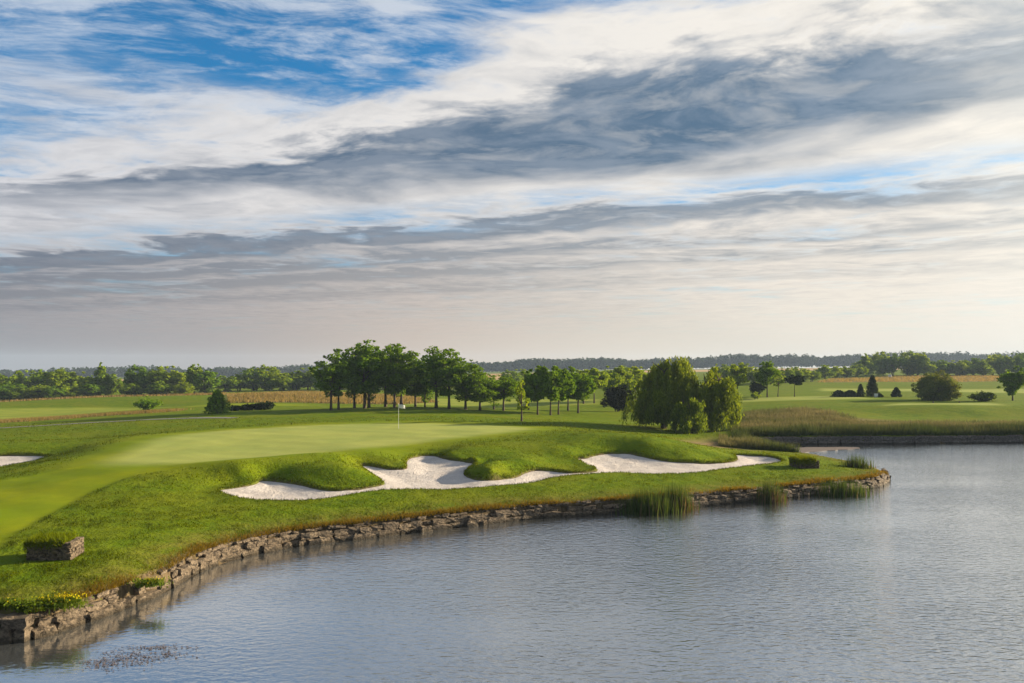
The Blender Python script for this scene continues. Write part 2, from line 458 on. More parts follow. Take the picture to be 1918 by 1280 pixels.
DRY = [np.array([at_d(*q)[:2] for q in [(430, 755, 152), (560, 754, 154), (740, 756, 152), (820, 750, 165), (760, 736, 205), (560, 733, 215), (430, 741, 185)]]),
       np.array([at_d(*q)[:2] for q in [(-300, 758, 175), (100, 750, 178), (300, 744, 186), (420, 744, 186), (420, 738, 215), (100, 744, 205), (-300, 752, 195)]]),
       np.array([at_d(*q)[:2] for q in [(1530, 716, 250), (1700, 715, 256), (1930, 713, 262), (2200, 712, 262), (2200, 702, 325), (1900, 704, 316), (1700, 704, 326), (1560, 708, 292)]]),
       np.array([at_d(*q)[:2] for q in [(1385, 806, 92), (1500, 800, 92), (1700, 800, 94), (1930, 800, 94), (1930, 794, 98), (1700, 793, 98), (1560, 786, 104), (1440, 775, 112), (1385, 785, 104)]]),
       zone([(1270, 832, 1.2), (1330, 842, 0.95), (1420, 846, 0.7), (1400, 832, 0.9), (1330, 820, 0.9), (1290, 822, 1.2)])]
WHEAT = [np.array([at_d(*q)[:2] for q in [(-500, 722, 300), (300, 720, 320), (700, 716, 330), (1010, 708, 350), (1010, 701, 700), (400, 709, 640), (-500, 713, 640)]]),
         np.array([at_d(*q)[:2] for q in [(1150, 698, 560), (1600, 694, 600), (1950, 690, 640), (2400, 690, 640), (2400, 686, 1000), (1900, 686.5, 980), (1500, 690.5, 900), (1150, 694.5, 800)]])]


def zones(x, y):
    p = np.c_[x, y]
    g = sstep(1.6, -1.4, signed_dist(GREEN, p))
    for k, amt in ((1, 0.35), (3, 0.75), (4, 0.9), (5, 0.7), (6, 0.4)):  # far mown turf, its low-sun brightness put into the colour
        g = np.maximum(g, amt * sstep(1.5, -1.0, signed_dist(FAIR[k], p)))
    apron = sstep(6.5, 0.5, signed_dist(GREEN, p)) * 0.85
    f = np.maximum.reduce([sstep(0.25, -0.2, signed_dist(FAIR[0], p))] + [sstep(1.5, -1.0, signed_dist(q, p)) for q in FAIR[1:]])
    d = np.maximum.reduce([sstep(2.0, -2.0, signed_dist(q, p)) for q in DRY])
    w = np.maximum.reduce([sstep(8.0, -8.0, signed_dist(q, p)) for q in WHEAT])
    return g, np.maximum(f, apron), d, w


# ---------------------------------------------------------------- materials
def new_mat(name):
    m = bpy.data.materials.new(name); m.use_nodes = True
    t = m.node_tree
    t.nodes.clear()
    out = t.nodes.new('ShaderNodeOutputMaterial')
    return m, Nodes(t), out


def principled(N, out, color, rough=0.8, spec=0.3, normal=None, **kw):
    b = N.n.new('ShaderNodeBsdfPrincipled')
    N.put(b.inputs['Base Color'], color if isinstance(color, bpy.types.NodeSocket) else (*color, 1.0))
    N.put(b.inputs['Roughness'], rough)
    N.put(b.inputs['Specular IOR Level'], spec)
    for k, val in kw.items():
        N.put(b.inputs[k.replace('_', ' ')], val)
    if normal is not None: N.l.new(normal, b.inputs['Normal'])
    if out is not None: N.l.new(b.outputs[0], out.inputs['Surface'])
    return b


def bump(N, h, strength, dist, normal=None):
    b = N.n.new('ShaderNodeBump')
    N.put(b.inputs['Strength'], strength); N.put(b.inputs['Distance'], dist)
    N.l.new(h, b.inputs['Height'])
    if normal is not None: N.l.new(normal, b.inputs['Normal'])
    return b.outputs[0]


def obj_coord(N):
    return N.n.new('ShaderNodeTexCoord').outputs['Object']


def geo_pos(N):
    return N.n.new('ShaderNodeNewGeometry').outputs['Position']


def mat_turf():
    m, N, out = new_mat('turf')
    p = geo_pos(N)
    ps = N.vm('MULTIPLY', p, (1.0, 1.0, 0.2))
    n1 = N.noise(ps, 0.16, 4, 0.55)
    n2 = N.noise(ps, 1.1, 5, 0.6)
    n3 = N.noise(ps, 7.0, 3, 0.6)
    rough = N.mix(N.rng(n2, 0.3, 0.7), (0.096, 0.158, 0.004), (0.156, 0.206, 0.005))
    rough = N.mix(N.rng(n1, 0.42, 0.66, 0, 0.65), rough, (0.180, 0.194, 0.008))
    rough = N.mix(N.rng(n3, 0.40, 0.75, 0, 0.45), rough, (0.076, 0.108, 0.005))
    n4 = N.noise(N.vm('MULTIPLY', p, (0.5, 2.2, 1.0)), 2.6, 4, 0.6)
    rough = N.mix(N.rng(n4, 0.45, 0.70, 0, 0.40), rough, (0.090, 0.128, 0.005))
    fair = N.mix(N.rng(n1, 0.35, 0.65), (0.174, 0.232, 0.005), (0.234, 0.260, 0.006))
    fair = N.mix(N.rng(n2, 0.35, 0.7, 0, 0.4), fair, (0.148, 0.195, 0.005))
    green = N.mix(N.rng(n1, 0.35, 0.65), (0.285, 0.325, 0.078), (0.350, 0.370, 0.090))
    dry = N.mix(N.rng(n2, 0.3, 0.7), (0.150, 0.125, 0.045), (0.300, 0.195, 0.100))
    dry = N.mix(N.rng(n1, 0.45, 0.6, 0, 0.6), dry, (0.150, 0.160, 0.035))
    wheat = N.mix(N.rng(n1, 0.3, 0.7), (0.42, 0.27, 0.12), (0.56, 0.38, 0.19))
    soil = N.mix(N.rng(n3, 0.3, 0.7), (0.070, 0.050, 0.028), (0.150, 0.110, 0.060))
    # passes of the mower
    px_, py_, pz_ = N.sep(p)
    st = N.m('SINE', N.add(N.mul(N.add(N.mul(px_, 0.45), N.mul(py_, 0.89)), 1.75), N.mul(n1, 5.0)))
    stripe = N.rng(st, -0.5, 0.5, 0.94, 1.05)
    fair = N.vm('SCALE', fair, scale=stripe); green = N.vm('SCALE', green, scale=N.rng(st, -0.6, 0.6, 0.97, 1.02))
    c = N.mix(N.attr('fair'), rough, fair)
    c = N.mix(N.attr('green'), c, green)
    c = N.mix(N.attr('dry'), c, dry)
    c = N.mix(N.attr('wheat'), c, wheat)
    e = N.attr('edge')
    c = N.mix(N.mul(e, N.rng(n2, 0.30, 0.62, 0.25, 0.9)), c, (0.165, 0.135, 0.030))
    c = N.mix(N.attr('soil'), c, soil)
    shortness = N.m('MINIMUM', N.add(N.add(N.attr('fair'), N.attr('green')), N.attr('wheat')), 1.0)
    h = N.add(N.mul(n3, 0.5), N.mul(n2, 1.0))
    nrm = bump(N, h, N.rng(shortness, 0, 1, 0.55, 0.08), 0.25)
    principled(N, out, c, 0.9, 0.03, nrm)
    return m


def mat_sand():
    m, N, out = new_mat('bunker_sand')
    p = geo_pos(N)
    n1 = N.noise(p, 0.8, 4, 0.55); n2 = N.noise(p, 9.0, 4, 0.6)
    n5 = N.noise(p, 2.6, 5, 0.65)
    c = N.mix(N.rng(n1, 0.3, 0.7), (0.64, 0.57, 0.51), (0.73, 0.66, 0.60))
    c = N.mix(N.rng(n5, 0.50, 0.72, 0, 0.35), c, (0.45, 0.37, 0.32))
    c = N.mix(N.rng(n2, 0.52, 0.74, 0, 0.5), c, (0.40, 0.32, 0.27))
    rk = N.n.new('ShaderNodeTexWave'); rk.wave_type = 'BANDS'; rk.bands_direction = 'Y'
    N.l.new(p, rk.inputs['Vector'])
    N.put(rk.inputs['Scale'], 2.2); N.put(rk.inputs['Distortion'], 5.0); N.put(rk.inputs['Detail'], 2.0); N.put(rk.inputs['Detail Scale'], 0.6)
    h = N.add(N.add(N.mul(n2, 0.8), N.mul(rk.outputs['Fac'], 0.5)), N.mul(n5, 1.2))
    principled(N, out, c, 0.95, 0.05, bump(N, h, 0.8, 0.12))
    return m


def mat_water():
    m, N, out = new_mat('lake_water')
    p = geo_pos(N)
    x, y, z = N.sep(p)
    gust = N.noise(N.vm('MULTIPLY', p, (0.6, 1.0, 1.0)), 0.045, 4, 0.55)
    # the stone bank shelters the water beneath it from the wind
    shelter = N.rng(N.add(N.mul(x, 0.8), N.mul(y, 0.10)), -12.0, 12.0, 0.16, 1.15)
    amp = N.mul(N.rng(gust, 0.36, 0.62, 0.40, 1.25), shelter)
    q = N.vm('MULTIPLY', p, (0.8, 1.5, 1.0))
    w1 = N.noise(q, 3.2, 2, 0.5, 0.4)
    w2 = N.noise(N.vm('ADD', q, (5, 9, 1)), 9.0, 3, 0.6, 0.3)
    w3 = N.noise(N.vm('MULTIPLY', p, (0.7, 1.0, 1.0)), 0.5, 2, 0.5)
    h = N.add(N.add(N.mul(w1, 0.85), N.mul(w2, 0.26)), N.mul(w3, 0.35))
    nrm = bump(N, h, amp, 0.060)
    fr = N.n.new('ShaderNodeFresnel'); N.put(fr.inputs['IOR'], 1.333); N.l.new(nrm, fr.inputs['Normal'])
    body = principled(N, None, (0.095, 0.098, 0.094), 0.3, 0.0, nrm)
    gl = N.n.new('ShaderNodeBsdfGlossy'); N.put(gl.inputs['Color'], (0.93, 0.95, 0.96, 1)); N.put(gl.inputs['Roughness'], 0.05); N.l.new(nrm, gl.inputs['Normal'])
    mx = N.n.new('ShaderNodeMixShader')
    N.l.new(N.m('MINIMUM', N.add(fr.outputs[0], 0.46), 1.0), mx.inputs[0])
    N.l.new(body.outputs[0], mx.inputs[1]); N.l.new(gl.outputs[0], mx.inputs[2])
    N.l.new(mx.outputs[0], out.inputs['Surface'])
    return m


MAT = {'turf': mat_turf(), 'sand': mat_sand(), 'water': mat_water()}


# ---------------------------------------------------------------- mesh helpers
def mesh_from(name, verts, faces, smooth=False):
    me = bpy.data.meshes.new(name)
    verts = np.asarray(verts, np.float32)
    faces = np.asarray(faces, np.int32)
    n, k = faces.shape
    me.vertices.add(len(verts)); me.vertices.foreach_set('co', verts.ravel())
    me.loops.add(n * k); me.loops.foreach_set('vertex_index', faces.ravel())
    me.polygons.add(n)
    me.polygons.foreach_set('loop_start', np.arange(0, n * k, k, dtype=np.int32))
    if smooth: me.polygons.foreach_set('use_smooth', np.ones(n, bool))
    me.update(calc_edges=True)
    return me


def add_attr(me, name, vals):
    a = me.attributes.new(name, 'FLOAT', 'POINT')
    a.data.foreach_set('value', np.asarray(vals, np.float32))


def obj(name, me, mat=None, parent=None, loc=None):
    o = bpy.data.objects.new(name, me)
    COL.objects.link(o)
    if mat is not None and not me.materials: me.materials.append(MAT[mat] if isinstance(mat, str) else mat)
    if parent is not None: o.parent = parent
    if loc is not None: o.location = loc
    return o


def tag(o, label=None, cat=None, group=None, kind=None):
    for k, val in (('label', label), ('category', cat), ('group', group), ('kind', kind)):
        if val: o[k] = val
    return o


def empty(name, loc=(0, 0, 0), rz=0.0):
    o = bpy.data.objects.new(name, None)
    COL.objects.link(o); o.location = loc; o.rotation_euler = (0, 0, rz)
    o.empty_display_size = 0.5
    return o


# ---------------------------------------------------------------- ground sheet
def axis(lo, hi, step, grow, end_lo, end_hi):
    a = list(np.arange(lo, hi, step))
    s, v = step, a[-1]
    while v < end_hi:
        s *= 1 + grow; v += s; a.append(v)
    s, v, b = step, a[0], []
    while v > end_lo:
        s *= 1 + grow * 1.8; v -= s; b.append(v)
    return np.array(b[::-1] + a)


gx = axis(-32, 34, 0.24, 0.045, -2000, 2000)
gy = axis(21, 74, 0.21, 0.030, -90, 2000)
GX, GY = np.meshgrid(gx, gy)
fx, fy = GX.ravel(), GY.ravel()
gz = land_z(fx, fy)
P2 = np.c_[fx, fy]
near = (np.abs(fx) < 130) & (fy > -90) & (fy < 110)
sd_lake = np.full(len(fx), 99.0); sd_lake[near] = signed_dist(LAKE, P2[near])
sd_b = np.full(len(fx), 99.0)
nb = (np.abs(fx) < 45) & (fy > 30) & (fy < 75)
sd_b[nb] = np.minimum(signed_dist(BUNKER[:, :2], P2[nb]), signed_dist(BUNKER2[:, :2], P2[nb]))
Z_green, Z_fair, Z_dry, Z_wheat = zones(fx, fy)
gz -= 0.05 * np.maximum(Z_fair, Z_green) * (fy < 110)
# rolled turf lip round the sand, ground under the sand
gz += 0.07 * sstep(0.0, 0.10, sd_b) * sstep(1.0, 0.15, sd_b)
g_land = gz.copy()
inb = sd_b < 0.0
sandz = np.zeros(len(fx)); sandz[inb] = SAND(fx[inb], fy[inb])
gz = np.where(inb, np.minimum(gz, sandz + 0.05) - np.clip(-sd_b * 1.2, 0, 0.35), gz)
gz = np.where(sd_lake < 0.30, -0.9 + (gz + 0.9) * sstep(-0.05, 0.30, sd_lake), gz)


def sampler(arr):
    A = np.asarray(arr).reshape(GX.shape)
    def f(x, y):
        x = np.atleast_1d(np.asarray(x, float)); y = np.atleast_1d(np.asarray(y, float))
        i = np.clip(np.searchsorted(gx, x) - 1, 0, len(gx) - 2); j = np.clip(np.searchsorted(gy, y) - 1, 0, len(gy) - 2)
        u = np.clip((x - gx[i]) / (gx[i + 1] - gx[i]), 0, 1); v = np.clip((y - gy[j]) / (gy[j + 1] - gy[j]), 0, 1)
        return (A[j, i] * (1 - u) + A[j, i + 1] * u) * (1 - v) + (A[j + 1, i] * (1 - u) + A[j + 1, i + 1] * u) * v
    return f


def terrain_normal(x, y, e=0.25):
    dx = (S_land(x + e, y) - S_land(x - e, y)) / (2 * e); dy = (S_land(x, y + e) - S_land(x, y - e)) / (2 * e)
    n = np.c_[-dx, -dy, np.ones(len(dx))]
    return n / np.linalg.norm(n, axis=1)[:, None]


S_land = sampler(g_land); S_lake = sampler(sd_lake); S_bunk = sampler(sd_b); S_short = sampler(np.maximum(Z_green, Z_fair)); S_dry = sampler(Z_dry)


def ground_z(x, y):
    return float(S_land(x, y)[0])



def build_ground():
    ny, nx = GX.shape
    i = np.arange(ny - 1)[:, None] * nx + np.arange(nx - 1)[None]
    f = np.stack([i, i + 1, i + nx + 1, i + nx], -1).reshape(-1, 4)
    me = mesh_from('ground', np.c_[fx, fy, gz], f, smooth=True)
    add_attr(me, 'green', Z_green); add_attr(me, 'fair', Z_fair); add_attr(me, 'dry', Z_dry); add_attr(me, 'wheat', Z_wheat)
    add_attr(me, 'edge', sstep(3.2, 0.2, sd_lake) * (fy < 70))
    add_attr(me, 'soil', np.maximum(sstep(0.62, 0.36, sd_lake + 0.14 * vnoise(fx * 1.3, fy * 1.3, 5)), sstep(0.10, -0.02, sd_b)))
    return tag(obj('ground', me, 'turf'), kind='structure')


build_ground()


def build_sand(name, poly, label):
    x0, y0 = poly[:, :2].min(0) - 0.6; x1, y1 = poly[:, :2].max(0) + 0.6
    X, Y = np.meshgrid(np.arange(x0, x1, 0.16), np.arange(y0, y1, 0.16))
    ny, nx = X.shape
    px, py = X.ravel(), Y.ravel()
    sd = signed_dist(poly[:, :2], np.c_[px, py])
    z = SAND(px, py) + 0.02 * vnoise(px / 0.7, py / 0.7, 9) - 0.02
    z -= 0.16 * sstep(0, -1.6, sd)
    i = np.arange(ny - 1)[:, None] * nx + np.arange(nx - 1)[None]
    f = np.stack([i, i + 1, i + nx + 1, i + nx], -1).reshape(-1, 4)
    f = f[(sd[f] < 0.22).all(1)]
    used, inv = np.unique(f, return_inverse=True)
    me = mesh_from(name, np.c_[px, py, z][used], inv.reshape(-1, 4), smooth=True)
    return tag(obj(name, me, 'sand'), label, kind='structure')


build_sand('bunker_sand', BUNKER, 'long winding bunker of pale sand below the putting green')
build_sand('bunker_sand', BUNKER2, 'small sand bunker tucked behind the shoulder of the fairway')


def build_water():
    poly = LAKE
    x0, y0, x1, y1 = -26, -75, 112, 89
    v = [(x0, y0, 0), (x1, y0, 0), (x1, y1, 0), (x0, y1, 0)]
    # one flat sheet following the shore, tucked a little way under the bank
    bm = bmesh.new()
    vs_ = [bm.verts.new((x, y, 0.0)) for x, y in poly]
    f = bm.faces.new(vs_)
    f.normal_update()
    if f.normal.z < 0: f.normal_flip()
    bmesh.ops.triangulate(bm, faces=[f])
    me = bpy.data.meshes.new('lake_water'); bm.to_mesh(me); bm.free()
    return tag(obj('water', me, 'water'), kind='structure')


build_water()

# ---------------------------------------------------------------- more materials
def mat_leaf(name, dark, light, trans=0.35, glow=1.5):
    m, N, out = new_mat(name)
    r = N.n.new('ShaderNodeNewGeometry').outputs['Random Per Island']
    orand = N.n.new('ShaderNodeObjectInfo').outputs['Random']
    c = N.mix(N.rng(r, 0, 1, 0, 1, 'LINEAR'), dark, light)
    c = N.mix(N.rng(orand, 0, 1, 0, 0.35, 'LINEAR'), c, tuple(0.5 * (a + b) * k for a, b, k in zip(dark, light, (1.35, 1.15, 0.8))))
    d = N.n.new('ShaderNodeBsdfDiffuse'); N.l.new(c, d.inputs[0])
    t = N.n.new('ShaderNodeBsdfTranslucent')
    N.l.new(N.mix(1.0, c, (glow * 1.15, glow, glow * 0.55), 'MULTIPLY'), t.inputs[0])
    mx = N.n.new('ShaderNodeMixShader'); N.put(mx.inputs[0], trans)
    N.l.new(d.outputs[0], mx.inputs[1]); N.l.new(t.outputs[0], mx.inputs[2])
    N.l.new(mx.outputs[0], out.inputs['Surface'])
    return m


def mat_tall(name, low, high):
    m, N, out = new_mat(name)
    r = N.n.new('ShaderNodeNewGeometry').outputs['Random Per Island']
    k = N.m('MULTIPLY', N.attr('tip'), N.rng(r, 0, 1, 0.55, 1.0, 'LINEAR'))
    c = N.mix(k, low, high)
    d = N.n.new('ShaderNodeBsdfDiffuse'); N.l.new(c, d.inputs[0])
    t = N.n.new('ShaderNodeBsdfTranslucent'); N.l.new(c, t.inputs[0])
    mx = N.n.new('ShaderNodeMixShader'); N.put(mx.inputs[0], 0.4)
    N.l.new(d.outputs[0], mx.inputs[1]); N.l.new(t.outputs[0], mx.inputs[2])
    N.l.new(mx.outputs[0], out.inputs['Surface'])
    return m


def mat_bark(name, a, b):
    m, N, out = new_mat(name)
    p = obj_coord(N)
    n = N.noise(N.vm('MULTIPLY', p, (6, 6, 1.2)), 2.0, 4, 0.6)
    principled(N, out, N.mix(N.rng(n, 0.3, 0.7), a, b), 0.9, 0.1, bump(N, n, 0.6, 0.03))
    return m


def mat_stone(name, a, b, c):
    m, N, out = new_mat(name)
    p = N.n.new('ShaderNodeNewGeometry').outputs['Position']
    r = N.n.new('ShaderNodeObjectInfo').outputs['Random']
    n1 = N.noise(N.vm('MULTIPLY', p, (1, 1, 2.2)), 2.4, 5, 0.62)
    n2 = N.noise(N.vm('MULTIPLY', p, (1, 1, 1.4)), 6.5, 5, 0.68)
    col = N.mix(N.rng(n1, 0.32, 0.68), a, b)
    col = N.mix(N.rng(n2, 0.46, 0.58, 0, 0.9), col, c)
    col = N.mix(N.rng(r, 0, 1, 0, 0.55, 'LINEAR'), col, N.mix(0.5, a, c))
    # wet, algae-dark foot
    z = N.sep(p)[2]
    col = N.mix(N.rng(N.add(z, N.mul(N.sub(n1, 0.5), 0.22)), 0.20, 0.06, 0, 0.8), col, (0.040, 0.031, 0.018))
    principled(N, out, col, 0.85, 0.25, bump(N, N.add(N.mul(n2, -1.0), N.mul(n1, 1.2)), 1.0, 0.16))
    return m


def mat_plain(name, col, rough=0.5, spec=0.4, var=0.0):
    m, N, out = new_mat(name)
    n = N.noise(obj_coord(N), 5.0, 3, 0.5)
    c = N.mix(N.rng(n, 0.3, 0.7, 0.0, 1.0), tuple(v * (1 - var) for v in col), col)
    principled(N, out, c, rough, spec)
    return m


MAT.update({
    'leaf_locust': mat_leaf('leaf_locust', (0.054, 0.124, 0.007), (0.162, 0.269, 0.012), 0.35, 1.5),
    'leaf_light': mat_leaf('leaf_light', (0.113, 0.194, 0.012), (0.278, 0.363, 0.016), 0.40, 1.5),
    'leaf_hedge': mat_leaf('leaf_hedge', (0.077, 0.163, 0.014), (0.251, 0.338, 0.022), 0.35, 1.5),
    'leaf_willow': mat_leaf('leaf_willow', (0.072, 0.122, 0.009), (0.193, 0.252, 0.018), 0.40, 1.5),
    'leaf_dark': mat_leaf('leaf_dark', (0.013, 0.029, 0.010), (0.039, 0.058, 0.018), 0.20, 1.2),
    'leaf_purple': mat_leaf('leaf_purple', (0.012, 0.018, 0.008), (0.030, 0.038, 0.014), 0.20, 1.2),
    'leaf_silver': mat_leaf('leaf_silver', (0.086, 0.130, 0.025), (0.199, 0.224, 0.046), 0.30, 1.3),
    'leaf_far': mat_leaf('leaf_far', (0.017, 0.036, 0.011), (0.038, 0.066, 0.016), 0.20, 1.2),
    'blade': mat_leaf('blade', (0.100, 0.149, 0.004), (0.186, 0.218, 0.006), 0.30, 1.3),
    'blade_edge': mat_leaf('blade_edge', (0.068, 0.069, 0.008), (0.216, 0.138, 0.019), 0.40, 1.4),
    'blade_dry': mat_leaf('blade_dry', (0.120, 0.115, 0.030), (0.300, 0.215, 0.095), 0.40, 1.3),
    'blade_tall': mat_tall('blade_tall', (0.040, 0.070, 0.010), (0.280, 0.215, 0.090)),
    'reed': mat_leaf('reed', (0.030, 0.062, 0.013), (0.090, 0.129, 0.028), 0.35, 1.4),
    'reed_dry': mat_leaf('reed_dry', (0.120, 0.080, 0.050), (0.230, 0.160, 0.100), 0.25, 1.2),
    'flower': mat_leaf('flower', (0.380, 0.330, 0.010), (0.620, 0.520, 0.020), 0.35, 1.2),
    'weed': mat_leaf('weed', (0.050, 0.100, 0.010), (0.140, 0.190, 0.018), 0.40, 1.5),
    'bark': mat_bark('bark', (0.055, 0.040, 0.030), (0.120, 0.090, 0.065)),
    'stone': mat_stone('stone', (0.190, 0.140, 0.090), (0.310, 0.235, 0.155), (0.045, 0.035, 0.025)),
    'stone_far': mat_stone('stone_far', (0.14, 0.12, 0.10), (0.21, 0.18, 0.15), (0.05, 0.042, 0.035)),
    'white': mat_plain('white_paint', (0.80, 0.80, 0.80), 0.45),
    'cloth': mat_plain('flag_cloth', (0.66, 0.66, 0.66), 0.9, 0.1),
    'path': mat_plain('cart_path', (0.24, 0.22, 0.19), 0.9, 0.2, 0.25),
    'mud': mat_plain('mud', (0.155, 0.115, 0.090), 0.75, 0.3, 0.35),
    'pondweed': mat_leaf('pondweed', (0.090, 0.075, 0.080), (0.240, 0.200, 0.200), 0.1, 1.0),
    'soil': mat_plain('soil', (0.080, 0.058, 0.036), 0.95, 0.1, 0.4),
    'metal': mat_plain('metal', (0.35, 0.35, 0.36), 0.4, 0.5),
})


# ---------------------------------------------------------------- foliage builders
def tube(pts, radii, sides=6):
    """tapered tube along pts: verts, quads"""
    pts = np.asarray(pts, float); n = len(pts)
    V, F = [], []
    up = np.array([0.31, 0.12, 0.94])
    for i in range(n):
        t = pts[min(i + 1, n - 1)] - pts[max(i - 1, 0)]
        t = t / (np.linalg.norm(t) + 1e-9)
        a = np.cross(t, up)
        if np.linalg.norm(a) < 1e-3: a = np.cross(t, [1, 0, 0])
        a /= np.linalg.norm(a); b = np.cross(t, a)
        for k in range(sides):
            g = 2 * math.pi * k / sides
            V.append(pts[i] + radii[i] * (math.cos(g) * a + math.sin(g) * b))
    for i in range(n - 1):
        for k in range(sides):
            F.append((i * sides + k, i * sides + (k + 1) % sides, (i + 1) * sides + (k + 1) % sides, (i + 1) * sides + k))
    return np.array(V), np.array(F)


def join(parts):
    V, F, o = [], [], 0
    for v, f in parts:
        V.append(v); F.append(f + o); o += len(v)
    return np.vstack(V), np.vstack(F)


def leaves(c, size, r, up=None, longer=1.5):
    """one diamond leaf (a spray of leaflets) at each point"""
    n = len(c)
    a = r.normal(size=(n, 3)); a /= np.linalg.norm(a, axis=1)[:, None]
    nn = r.normal(size=(n, 3)) * 0.75
    if up is not None: nn = nn + up
    b = np.cross(nn, a); b /= np.linalg.norm(b, axis=1)[:, None] + 1e-9
    a = np.cross(b, nn); a /= np.linalg.norm(a, axis=1)[:, None] + 1e-9
    s = (np.asarray(size) * r.uniform(0.6, 1.3, n))[:, None] * 0.5
    V = np.stack([c - a * s * longer, c + b * s, c + a * s * longer, c - b * s], 1).reshape(-1, 3)
    F = np.arange(4 * n).reshape(n, 4)
    return V, F


def clumped(r, centers, radii, per, flat=0.6):
    """points spread through lumps, more of them near each lump's skin"""
    out, nrm = [], []
    for c, rad in zip(centers, radii):
        k = int(per * (rad ** 2) * r.uniform(0.8, 1.2)) + 6
        d = r.normal(size=(k, 3)); d /= np.linalg.norm(d, axis=1)[:, None]
        q = r.uniform(0.25, 1.0, k) ** 0.45
        p = d * (q * rad)[:, None] * r.uniform(0.75, 1.2, (k, 1))
        p[:, 2] *= flat
        out.append(c + p); nrm.append(d)
    return np.vstack(out), np.vstack(nrm)


def make_broadleaf(seed, h, w, bare, nl=26, leaf=0.30, per=120, flat=0.6, lean=0.3, ragged=0.3, lumps=0.22, stems=1, shape='round'):
    """(trunk mesh, crown mesh): h height, w crown width, bare = clear stem"""
    r = np.random.default_rng(seed)
    ch = h - bare
    C, R = [], []
    while len(C) < nl:
        p = r.uniform(-1, 1, 3)
        if p @ p > 1: continue
        if r.random() > 0.25 + 0.75 * (p @ p): continue
        t = (p[2] + 1) / 2
        if shape == 'vase': k = 0.45 + 0.65 * t
        elif shape == 'cone': k = 1.25 * (1.02 - t) ** 0.8
        elif shape == 'flat': k = 1.0
        else: k = 1.0
        rad = lumps * w * r.uniform(0.6, 1.25)
        x = p[0] * k * (w / 2 - rad * 0.6); y = p[1] * k * (w / 2 - rad * 0.6)
        z = bare + rad * flat + t * (ch - rad * flat * 1.8)
        z += ragged * r.normal() * 0.5
        C.append((x, y, min(max(z, bare * 0.75 + 0.15), h)))
        R.append(rad * (0.75 if t > 0.8 else 1.0))
    # a few sprigs that break the outline
    for _ in range(int(nl * 0.45)):
        a = r.uniform(0, 2 * math.pi); t = r.uniform(0.25, 1.0)
        k = math.sin(math.pi * min(t, 0.93)) ** 0.6 if shape != 'cone' else 1.15 * (1.02 - t)
        C.append((math.cos(a) * k * w / 2, math.sin(a) * k * w / 2, bare + t * ch + 0.04 * h * r.uniform(0, 1)))
        R.append(lumps * w * r.uniform(0.22, 0.45))
    C = np.array(C); R = np.array(R)
    pts, nrm = clumped(r, C, R, per, flat)
    V, F = leaves(pts, leaf, r, nrm * 0.7 + np.array([0, 0, 0.5]))
    crown = mesh_from('crown', V, F)
    parts = []
    for s in range(stems):
        a = r.uniform(0, 6.28); off = np.array([math.cos(a), math.sin(a), 0]) * (0.0 if stems == 1 else 0.25)
        top = bare + ch * 0.72
        k = np.linspace(0, 1, 7)
        dx = lean * r.uniform(-0.5, 0.5); dy = lean * r.uniform(-0.5, 0.5)
        path = np.c_[off[0] * (1 + 2 * k) + dx * k ** 1.5 + 0.04 * r.normal(size=7) * k, off[1] * (1 + 2 * k) + dy * k ** 1.5, k * top - 0.15 * (k == 0)]
        r0 = 0.018 * h / stems ** 0.4 + 0.02
        parts.append(tube(path, r0 * (1.0 - 0.72 * k) * np.where(k == 0, 1.35, 1)))
        for c in C[r.choice(len(C), min(len(C), 12), False)]:
            t0 = r.uniform(0.35, 0.85)
            zst = bare * 0.8 + (top - bare * 0.8) * t0 * 0.7
            if c[2] < zst: zst = max(c[2] - 0.3, abs(bare) * 0.6 + 0.1)
            st = np.array([np.interp(zst, path[:, 2], path[:, 0]), np.interp(zst, path[:, 2], path[:, 1]), zst])
            mid = st * 0.5 + c * 0.5 + np.array([0, 0, -0.06 * h * r.random()])
            parts.append(tube([st, mid, c], [r0 * 0.42, r0 * 0.26, r0 * 0.08], 5))
    V, F = join(parts)
    return mesh_from('trunk', V, F, smooth=True), crown


